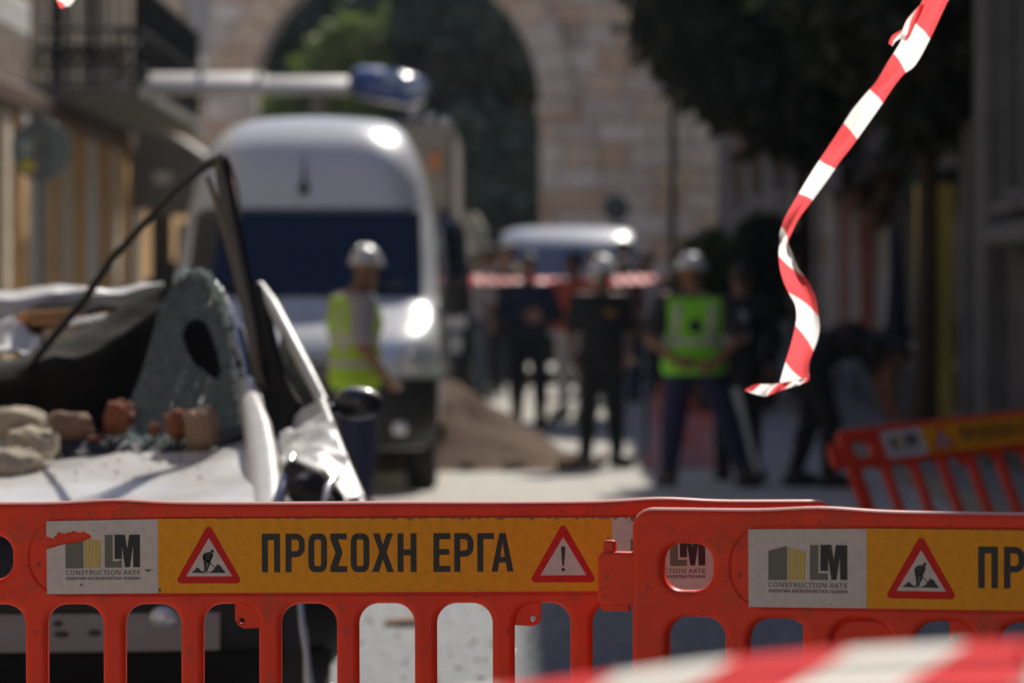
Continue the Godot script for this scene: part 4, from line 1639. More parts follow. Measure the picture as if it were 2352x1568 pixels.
# ---------------------------------------------------------------- people
func pose(over := {}) -> Dictionary:
	# joints of a standing adult of 1.76 m who faces +z
	var j := {
		"head": Vector3(0, 1.645, 0.025), "neck": Vector3(0, 1.475, -0.01), "chest": Vector3(0, 1.29, 0.0), "waist": Vector3(0, 1.08, 0.005), "pelvis": Vector3(0, 0.95, 0.0),
		"shoulder_l": Vector3(-0.185, 1.425, -0.01), "shoulder_r": Vector3(0.185, 1.425, -0.01), "elbow_l": Vector3(-0.245, 1.14, -0.03), "elbow_r": Vector3(0.245, 1.14, -0.03),
		"wrist_l": Vector3(-0.25, 0.89, 0.06), "wrist_r": Vector3(0.25, 0.89, 0.06), "hand_l": Vector3(-0.245, 0.80, 0.09), "hand_r": Vector3(0.245, 0.80, 0.09),
		"hip_l": Vector3(-0.095, 0.93, 0), "hip_r": Vector3(0.095, 0.93, 0), "knee_l": Vector3(-0.115, 0.50, 0.03), "knee_r": Vector3(0.115, 0.50, 0.03),
		"ankle_l": Vector3(-0.125, 0.085, 0), "ankle_r": Vector3(0.125, 0.085, 0), "toe_l": Vector3(-0.15, 0.035, 0.17), "toe_r": Vector3(0.15, 0.035, 0.17),
		"look": Vector3(0, 0, 1)}
	for k in over: j[k] = over[k]
	return j


func trunk_bones(j: Dictionary) -> Array:
	var hx: Vector3 = (j.hip_r - j.hip_l).normalized()
	var sx: Vector3 = (j.shoulder_r - j.shoulder_l).normalized()
	var mx := (hx + sx).normalized()
	var up: Vector3 = (j.neck - j.chest).normalized()
	return [
		[j.pelvis - hx * 0.075 - up * 0.02, j.pelvis + hx * 0.075 - up * 0.02, 0.105, 0.105],
		[j.waist - mx * 0.06, j.waist + mx * 0.06, 0.10, 0.10], [j.pelvis, j.waist, 0.105, 0.10], [j.waist, j.chest, 0.105, 0.115],
		[j.chest - sx * 0.075, j.chest + sx * 0.075, 0.115, 0.115],
		[j.chest + up * 0.10 - sx * 0.10, j.chest + up * 0.10 + sx * 0.10, 0.085, 0.085],
		[j.shoulder_l, j.neck - up * 0.03, 0.058, 0.052], [j.shoulder_r, j.neck - up * 0.03, 0.058, 0.052]]


func leg_bones(j: Dictionary, s: String) -> Array:
	return [[j["hip_" + s], j["knee_" + s], 0.088, 0.060], [j["knee_" + s], j["ankle_" + s], 0.058, 0.040], [j["knee_" + s].lerp(j["ankle_" + s], 0.28) + Vector3(0, 0, -0.015), j["knee_" + s].lerp(j["ankle_" + s], 0.45), 0.05, 0.04]]


func foot_bones(j: Dictionary, s: String) -> Array:
	var a: Vector3 = j["ankle_" + s]
	var t: Vector3 = j["toe_" + s]
	var heel := a + (a - t).normalized() * Vector3(0.05, 0, 0.05) - Vector3(0, 0.045, 0)
	return [[a + Vector3(0, 0.06, 0), a, 0.042, 0.045], [a, t, 0.044, 0.034], [heel, t, 0.038, 0.034]]


func arm_bones(j: Dictionary, s: String, upto := 1.0) -> Array:
	var sh: Vector3 = j["shoulder_" + s]
	var e: Vector3 = j["elbow_" + s]
	var w: Vector3 = j["wrist_" + s]
	if upto < 0.5: return [[sh, sh.lerp(e, upto * 2.0), 0.056, lerpf(0.056, 0.044, upto * 2.0)]]
	return [[sh, e, 0.056, 0.043], [e, e.lerp(w, (upto - 0.5) * 2.0), 0.042, lerpf(0.042, 0.028, (upto - 0.5) * 2.0)]]


func hand_on(g: Geo, wrist: Vector3, tip: Vector3, palm_to: Vector3, side: float) -> void:
	# palm, four fingers of different lengths with two bends, a thumb from the side of the palm
	var y := (tip - wrist).normalized()
	var z := (palm_to - y * palm_to.dot(y)).normalized()
	var x := y.cross(z)
	var keep := g.xf
	g.xf = keep * Transform3D(Basis(x, y, z), wrist)
	var bones := [[Vector3(0, -0.02, 0), Vector3(0, 0.02, 0), 0.027, 0.024], [Vector3(-0.022, 0.03, 0), Vector3(-0.028, 0.085, 0), 0.014, 0.012], [Vector3(0.022, 0.03, 0), Vector3(0.028, 0.085, 0), 0.014, 0.012], [Vector3(0, 0.03, 0), Vector3(0, 0.088, 0), 0.016, 0.013]]
	var lens := [0.062, 0.074, 0.070, 0.055]
	for k in 4:
		var fx := (-0.03 + 0.02 * k) * side
		var a := Vector3(fx, 0.085, 0.0)
		var b = a + Vector3(fx * 0.05, 0.85, 0.5).normalized() * lens[k] * 0.5
		var c = b + Vector3(0, 0.45, 0.9).normalized() * lens[k] * 0.32
		var d = c + Vector3(0, 0.0, 1.0).normalized() * lens[k] * 0.25
		bones.append_array([[a, b, 0.0095, 0.0085], [b, c, 0.0085, 0.008], [c, d, 0.008, 0.007]])
	var t0 := Vector3(-0.026 * side, 0.03, 0.006)
	var t1 := Vector3(-0.055 * side, 0.062, 0.022)
	bones.append_array([[t0, t1, 0.014, 0.010], [t1, t1 + Vector3(-0.002 * side, 0.03, 0.016), 0.010, 0.008]])
	g.skin(bones, 0.0055, 0.006)
	g.xf = keep


func head_on(g: Geo, head: Vector3, facing: Basis) -> void:
	var keep := g.xf
	g.xf = keep * Transform3D(facing, head)
	g.skin([
		[Vector3(0, 0.045, -0.022), Vector3(0, 0.035, 0.012), 0.078, 0.074], [Vector3(0, -0.02, 0.02), Vector3(0, -0.06, 0.038), 0.062, 0.046],
		[Vector3(-0.03, -0.085, 0.045), Vector3(0.03, -0.085, 0.045), 0.022, 0.022], [Vector3(-0.048, -0.045, 0.005), Vector3(-0.03, -0.085, 0.04), 0.022, 0.02], [Vector3(0.048, -0.045, 0.005), Vector3(0.03, -0.085, 0.04), 0.022, 0.02],
		[Vector3(0, 0.018, 0.088), Vector3(0, -0.022, 0.108), 0.008, 0.013], [Vector3(-0.011, -0.026, 0.098), Vector3(0.011, -0.026, 0.098), 0.009, 0.009],
		[Vector3(-0.034, 0.030, 0.074), Vector3(0.034, 0.030, 0.074), 0.014, 0.014], [Vector3(-0.018, -0.055, 0.084), Vector3(0.018, -0.055, 0.084), 0.009, 0.009], [Vector3(-0.014, -0.066, 0.082), Vector3(0.014, -0.066, 0.082), 0.009, 0.009],
		[Vector3(-0.078, 0.022, -0.008), Vector3(-0.076, -0.025, 0.002), 0.013, 0.009], [Vector3(0.078, 0.022, -0.008), Vector3(0.076, -0.025, 0.002), 0.013, 0.009]], 0.0075, 0.016)
	g.xf = keep


func person(label: String, where: Vector3, yaw: float, j: Dictionary, wear: Dictionary, group := "") -> Node3D:
	var o := thing("person", label, "person", where, yaw, group)
	var cell: float = wear.get("cell", 0.016)
	var trunk := trunk_bones(j)
	var legs := leg_bones(j, "l") + leg_bones(j, "r")
	var feet := foot_bones(j, "l") + foot_bones(j, "r")
	var up: Vector3 = (j.neck - j.chest).normalized()
	var look: Vector3 = j.look.normalized()
	var right := Vector3.UP.cross(look).normalized()
	var face := Basis(right, look.cross(right), look)
	if wear.has("head_up"): face = Basis(right, -wear.head_up) * face
	var g := Geo.new()
	g.skin(trunk + legs + feet + arm_bones(j, "l") + arm_bones(j, "r") + [[j.neck - up * 0.04, j.head - face.y * 0.05 - face.z * 0.02, 0.056, 0.052]], cell, 0.035)
	head_on(g, j.head, face)
	for s in ["l", "r"]:
		hand_on(g, j["wrist_" + s], j["hand_" + s], j.get("palm_" + s, Vector3(0.5 if s == "l" else -0.5, 0, 0.8)), -1.0 if s == "l" else 1.0)
	part("body", g, wear.get("skin", M.skin), o)
	for s in [-1, 1]:
		g = Geo.new()
		g.ball(j.head + face * Vector3(s * 0.031, 0.012, 0.082), Vector3(0.012, 0.008, 0.008), 8)
		part("eye", g, M.eye_white, o)
	# trousers, shirt, vest
	var ty: float = wear.get("belt", 0.0)
	g = Geo.new()
	var hip_up: Vector3 = (j.waist - j.pelvis).normalized()
	var cuff := [[hip_up, hip_up.dot(j.waist) - 0.02 + ty], [Vector3(0, -1, 0), -(minf(j.ankle_l.y, j.ankle_r.y) + 0.005)]]
	g.skin(trunk.slice(0, 4) + legs, cell, 0.04, 0.020, cuff)
	part("trousers", g, wear.trousers, o)
	g = Geo.new()
	var reach: float = wear.get("sleeve", 0.4)
	var tops := trunk + arm_bones(j, "l", reach) + arm_bones(j, "r", reach)
	g.skin(tops, cell, 0.035, 0.028, [[-hip_up, -hip_up.dot(j.pelvis) + 0.02], [up, up.dot(j.neck) + 0.005]])
	part("shirt", g, wear.shirt, o)
	if wear.has("vest"):
		var vest_planes := [[-hip_up, -hip_up.dot(j.pelvis) + wear.get("hem", 0.05)], [up, up.dot(j.neck) - 0.01]]
		var vest_bones := trunk.slice(0, 6) + [[j.shoulder_l.lerp(j.neck, 0.06), j.neck - up * 0.03, 0.042, 0.036], [j.shoulder_r.lerp(j.neck, 0.06), j.neck - up * 0.03, 0.042, 0.036], [j.pelvis + hip_up * 0.02, j.waist, 0.118, 0.11]]
		g = Geo.new()
		g.skin(vest_bones, cell, 0.04, 0.042, vest_planes)
		var v := part("vest", g, wear.vest, o)
		for y in wear.get("bands", [0.02, -0.11]):
			g = Geo.new()
			var c = hip_up.dot(j.waist) + y
			g.skin(vest_bones, 0.012, 0.04, 0.049, [[hip_up, c + 0.028], [-hip_up, -c + 0.028]])
			part("reflective_band", g, M.reflective, v)
		if wear.get("braces", false):
			for s in [-1, 1]:
				g = Geo.new()
				var sx: Vector3 = (j.shoulder_r - j.shoulder_l).normalized()
				var c: float = sx.dot(j.chest) + s * 0.115
				g.skin(vest_bones, 0.012, 0.04, 0.048, [[sx, c + 0.028], [-sx, -c + 0.028], [-hip_up, -hip_up.dot(j.waist) + 0.0], [up, up.dot(j.neck) - 0.06]])
				part("reflective_band", g, M.reflective, v)
		if wear.has("badge"):
			g = Geo.new()
			g.ball(j.chest - Vector3(0, 0.05, 0) + Vector3(0, 0, -1) * 0.165, Vector3(0.05, 0.055, 0.012), 10)
			part("badge", g, wear.badge, v)
	g = Geo.new()
	g.skin(feet, 0.013, 0.03, 0.014)
	part("boots", g, wear.get("boots", M.boots), o)
	if wear.get("helmet", false):
		g = Geo.new()
		g.xf = Transform3D(face * Basis(Vector3.RIGHT, -0.06), j.head + face * Vector3(0, 0.045, -0.01))
		var prof := [Vector2(0.106, 0.0)]
		for k in 9: prof.append(Vector2(cos(PI / 2 * k / 8) * 0.104, sin(PI / 2 * k / 8) * 0.115 + 0.006))
		prof[-1].x = 0.0
		g.lathe(prof, 24, Vector3(1.0, 1.0, 1.2))
		var brim := PackedVector2Array()
		for k in 32:
			var a := TAU * k / 32
			brim.append(Vector2(cos(a) * 0.114, sin(a) * (0.136 + (0.035 if sin(a) > 0.3 else 0.0))))
		var keep := g.xf
		g.xf = keep * Transform3D(Basis(Vector3(1, 0, 0), Vector3(0, 0, 1), Vector3(0, -1, 0)), Vector3.ZERO)
		g.prism(brim, -0.005, 0.005, 0.003)
		g.xf = keep
		for x in [-0.03, 0.0, 0.03]:
			var arc := []
			for k in 9:
				var a := PI * 0.2 + PI * 0.6 * k / 8
				arc.append(Vector3(x, sin(a) * 0.117 + 0.004, cos(a) * 0.121))
			g.tube(arc, [0.006], 6, 1.0, Vector3.RIGHT)
		part("helmet", g, wear.get("helmet_look", M.helmet), o)
	else:
		g = Geo.new()
		g.xf = Transform3D(face, j.head)
		g.skin([[Vector3(0, 0.06, -0.035), Vector3(0, 0.06, 0.0), 0.078, 0.07], [Vector3(0, 0.0, -0.05), Vector3(0, -0.03, -0.05), 0.062, 0.04], [Vector3(-0.05, 0.07, 0.03), Vector3(0.05, 0.07, 0.03), 0.035, 0.035]], 0.012, 0.03, 0.006)
		part("hair", g, wear.get("hair", M.hair), o)
	if wear.has("patch"):
		g = Geo.new()
		g.ball(j.chest + Vector3(0.05, 0.02, 0.142), Vector3(0.06, 0.03, 0.012), 10)
		part("chest_badge", g, wear.patch, o)
	return o


func make_people() -> void:
	# worker in lime beside the van: turned half away, his face in profile towards the right
	person("worker in a lime vest and white helmet standing before the white van", Vector3(-1.03, 0.0, -25.05), 1.95,
		pose({"look": Vector3(0.75, -0.08, 0.8), "elbow_r": Vector3(0.25, 1.14, -0.01), "wrist_r": Vector3(0.25, 0.90, 0.08), "hand_r": Vector3(0.24, 0.81, 0.11), "wrist_l": Vector3(-0.22, 0.93, 0.15), "hand_l": Vector3(-0.18, 0.86, 0.2), "head": Vector3(0, 1.63, 0.085)}),
		{"skin": M.skin_dark, "shirt": M.grey_cloth, "trousers": M.blue_trousers, "vest": M.lime, "helmet": true, "bands": [0.10, -0.06], "braces": true, "hem": 0.1})
	# man in black coveralls walking in the lit street
	person("man in black coveralls and white helmet standing in the sunlit street", Vector3(0.765, ground_at(-33.0), -32.9), 0.15,
		pose({"ankle_l": Vector3(-0.13, 0.085, -0.04), "toe_l": Vector3(-0.17, 0.035, 0.12), "ankle_r": Vector3(0.13, 0.085, 0.06), "toe_r": Vector3(0.19, 0.035, 0.22), "elbow_l": Vector3(-0.255, 1.15, -0.06), "wrist_l": Vector3(-0.25, 0.92, 0.06), "hand_l": Vector3(-0.23, 0.83, 0.10), "elbow_r": Vector3(0.26, 1.15, -0.03), "wrist_r": Vector3(0.22, 0.93, 0.12), "hand_r": Vector3(0.19, 0.85, 0.17), "head": Vector3(0.01, 1.64, 0.04), "look": Vector3(-0.5, -0.25, 1), "hip_l": Vector3(-0.09, 0.935, 0), "hip_r": Vector3(0.10, 0.925, 0)}),
		{"skin": M.skin_dark, "shirt": M.black_cloth, "trousers": M.black_cloth, "sleeve": 0.4, "helmet": true, "boots": M.black, "patch": plain(0.30, 0.16, 0.02, 0.8)})
	# worker seen from behind, hands joined behind his back, legs apart
	var back := person("worker seen from behind in a green vest with a dark emblem, white helmet", Vector3(1.41, 0.0, -29.7), PI,
		pose({"look": Vector3(0.1, -0.12, 1), "ankle_r": Vector3(0.17, 0.085, 0.06), "knee_r": Vector3(0.135, 0.50, 0.05), "toe_r": Vector3(0.21, 0.035, 0.22), "ankle_l": Vector3(-0.34, 0.085, -0.10), "knee_l": Vector3(-0.23, 0.49, 0.0), "toe_l": Vector3(-0.41, 0.035, 0.05), "shoulder_r": Vector3(0.185, 1.44, 0.0), "shoulder_l": Vector3(-0.19, 1.41, -0.02), "head": Vector3(0.02, 1.64, 0.05),
			"elbow_l": Vector3(-0.29, 1.14, -0.10), "wrist_l": Vector3(-0.14, 0.96, -0.20), "hand_l": Vector3(-0.05, 0.93, -0.22), "elbow_r": Vector3(0.29, 1.14, -0.10), "wrist_r": Vector3(0.14, 0.98, -0.22), "hand_r": Vector3(0.05, 0.96, -0.24)}),
		{"skin": M.skin_dark, "shirt": M.charcoal_cloth, "trousers": M.blue_trousers, "vest": M.green_vest, "helmet": true, "bands": [0.03], "braces": true, "hem": 0.09, "badge": M.navy})
	back.scale = Vector3(1.16, 1.0, 1.1)
	# man in a dark jacket behind him
	var o := person("man in a dark jacket behind the green-vested worker, pale grey bag on his back", Vector3(1.80, 0.0, -30.7), 2.8,
		pose({"chest": Vector3(0, 1.28, 0.05), "neck": Vector3(0, 1.45, 0.09), "head": Vector3(0, 1.60, 0.15), "shoulder_l": Vector3(-0.20, 1.40, 0.07), "shoulder_r": Vector3(0.20, 1.40, 0.07), "elbow_l": Vector3(-0.28, 1.12, 0.12), "elbow_r": Vector3(0.28, 1.12, 0.1), "look": Vector3(0.2, -0.3, 1)}),
		{"skin": M.skin_dark, "shirt": M.black_cloth, "trousers": M.black_cloth, "sleeve": 0.95, "hair": M.hair, "boots": M.black})
	var g := Geo.new()
	g.skin([[Vector3(-0.08, 1.16, -0.16), Vector3(0.08, 1.16, -0.16), 0.07, 0.07], [Vector3(-0.07, 1.30, -0.13), Vector3(0.07, 1.30, -0.13), 0.06, 0.06]], 0.016, 0.04)
	part("back_panel", g, M.pale_cloth, o)
	# man bending over near the shop
	person("man in black bending down beside the yellow post", Vector3(2.42, 0.0, -29.6), PI / 2 + 0.1,
		pose({"pelvis": Vector3(0, 0.93, -0.10), "waist": Vector3(0, 1.06, -0.02), "chest": Vector3(0, 1.13, 0.20), "neck": Vector3(0, 1.08, 0.42), "head": Vector3(0, 1.00, 0.56), "look": Vector3(0.1, -0.75, 0.5),
			"shoulder_l": Vector3(-0.19, 1.09, 0.36), "shoulder_r": Vector3(0.19, 1.09, 0.36), "elbow_l": Vector3(-0.21, 0.83, 0.44), "elbow_r": Vector3(0.21, 0.83, 0.44), "wrist_l": Vector3(-0.15, 0.60, 0.50), "wrist_r": Vector3(0.15, 0.60, 0.50), "hand_l": Vector3(-0.12, 0.51, 0.52), "hand_r": Vector3(0.12, 0.51, 0.52),
			"hip_l": Vector3(-0.095, 0.90, -0.10), "hip_r": Vector3(0.095, 0.90, -0.10), "knee_l": Vector3(-0.12, 0.50, 0.02), "knee_r": Vector3(0.12, 0.50, -0.10), "ankle_l": Vector3(-0.13, 0.085, 0.0), "ankle_r": Vector3(0.13, 0.085, -0.22), "toe_l": Vector3(-0.14, 0.035, 0.17), "toe_r": Vector3(0.15, 0.035, -0.05)}),
		{"skin": M.skin_dark, "shirt": M.black_cloth, "trousers": M.black_cloth, "sleeve": 0.4, "hair": M.hair, "boots": M.black})
	# the dark pair near the tape and the onlookers behind it
	person("onlooker in dark clothes with folded arms, nearest to the earth heap", Vector3(0.17, ground_at(-39.0), -39.2), 0.2,
		pose({"elbow_l": Vector3(-0.29, 1.15, 0.05), "wrist_l": Vector3(-0.06, 1.16, 0.20), "hand_l": Vector3(0.03, 1.18, 0.20), "elbow_r": Vector3(0.29, 1.15, 0.05), "wrist_r": Vector3(0.06, 1.12, 0.22), "hand_r": Vector3(-0.03, 1.13, 0.23), "look": Vector3(-0.3, -0.1, 1)}),
		{"cell": 0.02, "shirt": M.navy, "trousers": M.black_cloth, "sleeve": 0.9, "hair": M.hair})
	person("worker in an orange jacket and pale trousers just behind the man in black", Vector3(0.66, ground_at(-41.0), -41.0), -0.5,
		pose({"elbow_l": Vector3(-0.27, 1.14, 0.02), "wrist_l": Vector3(-0.18, 0.98, 0.2), "hand_l": Vector3(-0.12, 0.94, 0.27), "look": Vector3(-0.8, -0.1, 0.6)}),
		{"cell": 0.02, "shirt": M.orange_cloth, "trousers": M.pale_cloth, "sleeve": 0.92, "hair": M.hair, "skin": M.skin_dark})
	var crowd := [
		["onlooker in a grey shirt behind the striped tape, beside the lorry", -0.48, -45.4, M.grey_cloth, M.denim, M.hair, 1.0],
		["onlooker in a black jacket behind the tape, right of the grey shirt", -0.1, -46.6, M.black_cloth, M.black_cloth, M.hair, 1.03],
		["grey-haired onlooker in charcoal behind the tape", -0.62, -47.4, M.charcoal_cloth, M.navy, M.grey_hair, 0.97],
		["onlooker in a denim blue shirt behind the tape, at the right of the group", 1.02, -47.0, M.denim, M.charcoal_cloth, M.hair, 1.0],
		["onlooker in a dark red top behind the tape, left of the lamp post", 1.28, -45.0, M.wine_cloth, M.denim, M.hair, 0.95],
		["onlooker in a pale shirt at the right end of the tape", 1.62, -46.2, M.pale_cloth, M.navy, M.grey_hair, 1.0],
		["onlooker in khaki half hidden behind the black jacket", -0.02, -48.6, M.khaki, M.denim, M.hair, 1.04],
		["tall onlooker in navy at the back of the group", 1.42, -48.6, M.navy, M.black_cloth, M.hair, 1.06],
		["onlooker in black at the back, under the cream parasol", -0.32, -49.0, M.black_cloth, M.black_cloth, M.hair, 1.02],
	]
	for c in crowd:
		var p := person(c[0], Vector3(c[1], ground_at(c[2]), c[2]), rng.randf_range(-0.5, 0.5),
			pose({"wrist_l": Vector3(-0.22 + rng.randf() * 0.08, 0.9 + rng.randf() * 0.15, 0.1), "hand_l": Vector3(-0.19, 0.85 + rng.randf() * 0.1, 0.17), "look": Vector3(rng.randf_range(-0.6, 0.6), -0.05, 1)}),
			{"cell": 0.026, "shirt": c[3], "trousers": c[4], "hair": c[5], "sleeve": 0.4 if rng.randf() < 0.5 else 0.92, "skin": M.skin if rng.randf() < 0.5 else M.skin_dark}, "onlookers behind the tape")
		p.scale = Vector3.ONE * c[6]


# ---------------------------------------------------------------- the crushed car
const CAR := Vector3(-1.355, 0.0, -11.7)


# a measured point at a known depth behind the car's front, in the car's own axes
func on_car(px: float, py: float, z: float) -> Vector3:
	return spot(px, py, FOCAL / (11.7 - z)) - CAR


func crumple(p: Vector3, amount: float, n: FastNoiseLite) -> Vector3:
	return p + Vector3(n.get_noise_3d(p.x, p.y, p.z) * 0.4, n.get_noise_3d(p.z, p.x, p.y), n.get_noise_3d(p.y, p.z, p.x) * 0.4) * amount


func dented(rows: Array, amount: float, f := 5.0, fine := 6, seed_ := 9) -> Array:
	# rows of control points refined and crumpled
	var noise := FastNoiseLite.new()
	noise.seed = seed_
	noise.frequency = f * 0.5
	noise.noise_type = FastNoiseLite.TYPE_SIMPLEX
	noise.fractal_type = FastNoiseLite.FRACTAL_RIDGED
	noise.fractal_octaves = 2
	var out := []
	var n := rows.size() - 1
	var m: int = rows[0].size() - 1
	for i in n * fine + 1:
		var row := []
		var a := mini(i / fine, n - 1)
		var u := float(i - a * fine) / fine
		for k in m * fine + 1:
			var b := mini(k / fine, m - 1)
			var v := float(k - b * fine) / fine
			var p: Vector3 = rows[a][b].lerp(rows[a + 1][b], u).lerp(rows[a][b + 1].lerp(rows[a + 1][b + 1], u), v)
			row.append(crumple(p, amount, noise))
		out.append(row)
	return out


func make_wreck() -> void:
	var o := thing("crushed_car", "crushed white car with its roof torn off, rubble on bonnet and dashboard", "car", CAR)
	# lower body, its deck under the wreckage
	var slew := Transform3D(Basis(Vector3.UP, 0.113), Vector3(0, 0, 0))
	var h := Hull.new([[0.22, 0.78, -0.12, -3.9, 0.2], [0.32, 0.86, -0.03, -4.0, 0.25], [0.5, 0.87, 0.0, -4.0, 0.26], [0.62, 0.87, -0.02, -4.0, 0.26], [0.72, 0.86, -0.10, -4.0, 0.26], [0.77, 0.84, -0.20, -3.95, 0.26]])
	var g := Geo.new()
	h.shell(g)
	part("lower_body", g, M.black, o, slew)
	g = Geo.new()
	h.patch(g, func(y): return [-0.62, 0.62], 0.52, 0.66, 0.012, 4, 14)
	part("grille", g, M.black, o, slew)
	g = Geo.new()
	h.patch(g, func(y): return [-0.80, 0.80], 0.24, 0.345, 0.014, 4, 16)
	part("lower_grille", g, M.matt_black, o, slew)
	g = Geo.new()
	h.patch(g, func(y): return [-0.75, 0.46], 0.36, 0.475, 0.02, 5, 16)
	part("bumper_panel", g, M.plate, o, slew)
	for s in [[-0.03, 0.445, 0.016], [-0.02, 0.412, 0.025], [0.08, 0.415, 0.022]]:
		g = Geo.new()
		g.ball(Vector3(s[0], s[1], h.front(s[0], s[1]).z + 0.026), Vector3(s[2], 0.012, 0.004), 8)
		part("worn_mark", g, M.plate_mark, o, slew)
	for s in [0.29, -0.62]:
		g = Geo.new()
		g.ball(h.front(s, 0.46) + Vector3(0, 0, 0.03), Vector3(0.045, 0.035, 0.03))
		part("fog_lamp", g, M.lamp_glass, o, slew)
	# bonnet: dented sheet, its right rear corner sprung up
	var rows := []
	for r in [[-0.04, 0.775, 0.62], [-0.16, 0.815, 0.60], [-0.45, 0.845, 0.56], [-0.75, 0.872, 0.52], [-1.0, 0.895, 0.50], [-1.16, 0.915, 0.47]]:
		var row := []
		for k in 7:
			var t := k / 6.0
			var x: float = lerpf(-0.80, r[2], t)
			var lift := -0.038 + 0.075 * pow(t, 5) * clampf(-r[0], 0.0, 1.0) + 0.015 * sin(t * PI)
			row.append(Vector3(x, r[1] + lift, r[0]))
		rows.append(row)
	g = Geo.new()
	g.sheet(dented(rows, 0.02, 1.7, 5), 0.01)
	part("bonnet", g, M.crushed_white, o)
	# folded edge between bonnet and wing
	g = Geo.new()
	g.tube([on_car(566, 872, -1.45), on_car(574, 925, -1.2), on_car(590, 985, -1.0), on_car(600, 1050, -0.72), on_car(607, 1110, -0.42), on_car(610, 1190, -0.08)], [0.02, 0.036, 0.05, 0.055, 0.055, 0.05], 12, 0.6)
	part("bonnet_fold", g, M.crushed_white, o)
	# wing: crumpled silver-white sheet
	rows = [[on_car(650, 985, -1.2), on_car(690, 950, -1.15), on_car(738, 922, -1.1)],
		[on_car(640, 1010, -1.0), on_car(695, 1000, -0.92), on_car(752, 965, -0.9)],
		[on_car(648, 1055, -0.75), on_car(715, 1040, -0.6), on_car(772, 1015, -0.65)],
		[on_car(640, 1090, -0.45), on_car(728, 1062, -0.36), on_car(800, 1075, -0.45)],
		[on_car(640, 1150, -0.15), on_car(750, 1145, -0.1), on_car(830, 1150, -0.25)]]
	g = Geo.new()
	g.sheet(dented(rows, 0.034, 5.0, 9, 21), 0.006)
	part("wing", g, M.scraped_white, o)
	g = Geo.new()
	g.tube([on_car(738, 920, -1.1), on_car(760, 985, -0.85), on_car(790, 1065, -0.6), on_car(822, 1140, -0.4), on_car(836, 1230, -0.25)], [0.014, 0.018, 0.020, 0.022, 0.02], 10)
	part("wing_edge", g, M.scraped_white, o)
	g = Geo.new()
	g.skin([[on_car(680, 1085, -0.18), on_car(720, 1105, -0.16), 0.045, 0.05], [on_car(690, 1125, -0.12), on_car(745, 1135, -0.14), 0.045, 0.04], [on_car(735, 1095, -0.2), on_car(770, 1150, -0.16), 0.02, 0.03]], 0.012, 0.03)
	part("headlight_socket", g, M.black, o)
	g = Geo.new()
	g.tube([on_car(625, 1195, -0.02), on_car(650, 1110, -0.1), on_car(672, 1045, -0.3)], [0.02, 0.016, 0.01], 8, 0.5)
	g.tube([on_car(742, 1165, -0.02), on_car(752, 1120, -0.08), on_car(770, 1095, -0.2)], [0.012, 0.014, 0.01], 8)
	part("bent_bracket", g, M.silver, o)
	# black gap where the bonnet hinge and door have parted
	g = Geo.new()
	rows = [[on_car(582, 655, -1.75), on_car(604, 658, -1.72)], [on_car(588, 760, -1.6), on_car(624, 760, -1.5)], [on_car(597, 860, -1.45), on_car(648, 865, -1.3)], [on_car(612, 940, -1.3), on_car(690, 925, -1.2)], [on_car(632, 1005, -1.15), on_car(652, 990, -1.1)]]
	g.sheet(rows, 0.03)
	part("door_frame", g, M.matt_black, o)
	g = Geo.new()
	g.tube([on_car(597, 655, -1.78), on_car(625, 700, -1.62), on_car(665, 775, -1.42), on_car(705, 850, -1.25), on_car(742, 925, -1.1)], [0.016, 0.024, 0.024, 0.022, 0.02], 10)
	part("windscreen_pillar", g, M.scraped_white, o)
	g = Geo.new()
	var rim := []
	for q in [[490, 648, -1.78], [508, 672, -1.74], [520, 712, -1.68], [538, 742, -1.63], [541, 790, -1.56], [556, 832, -1.5], [560, 880, -1.43], [570, 930, -1.36]]: rim.append(on_car(q[0] + rng.randf_range(-5, 5), q[1], q[2]))
	g.tube(rim, [0.008, 0.014, 0.018, 0.010, 0.019, 0.009, 0.016, 0.012], 8, 0.6)
	part("bent_rim", g, M.silver, o)
	g = Geo.new()
	g.prism(pv([0, 0, 0.085, -0.19, 0.02, -0.17, -0.012, -0.05]), -0.003, 0.003)
	var side := part("side_glass", g, M.crazed, o)
	side.position = on_car(648, 765, -1.38)
	# the tall bent window frame: black seal, then the wide upright with its pale inner face
	g = Geo.new()
	g.tube([on_car(60, 850, -1.6), on_car(120, 775, -1.7), on_car(195, 685, -1.75), on_car(255, 595, -1.7), on_car(330, 515, -1.6), on_car(405, 435, -1.45), on_car(470, 382, -1.3), on_car(513, 362, -1.25)], [0.012, 0.013, 0.014, 0.014, 0.013, 0.013, 0.015, 0.017], 8)
	part("window_seal", g, M.black, o)
	g = Geo.new()
	rows = []
	for p in [[496, 366, 521, 358, -1.25], [500, 420, 530, 410, -1.27], [512, 500, 548, 500, -1.30], [533, 590, 566, 590, -1.33], [552, 680, 584, 680, -1.36], [566, 760, 600, 765, -1.38], [580, 830, 606, 838, -1.40], [598, 905, 618, 905, -1.38]]:
		rows.append([on_car(p[0], p[1], p[4]), on_car((p[0] + p[2]) * 0.5, (p[1] + p[3]) * 0.5, p[4] + 0.03), on_car(p[2], p[3], p[4])])
	g.sheet(rows, 0.012)
	part("bent_upright", g, M.gloss_black, o)
	g = Geo.new()
	g.tube([on_car(476, 405, -1.30), on_car(496, 460, -1.30), on_car(520, 540, -1.34), on_car(540, 620, -1.36), on_car(556, 700, -1.40)], [0.008, 0.012, 0.013, 0.013, 0.010], 8, 0.5)
	part("inner_trim", g, M.rail_brown, o)
	g = Geo.new()
	g.tube([on_car(524, 372, -1.27), on_car(536, 415, -1.28), on_car(545, 470, -1.30), on_car(549, 510, -1.32)], [0.010, 0.014, 0.014, 0.008], 8)
	part("torn_strip", g, M.silver, o)
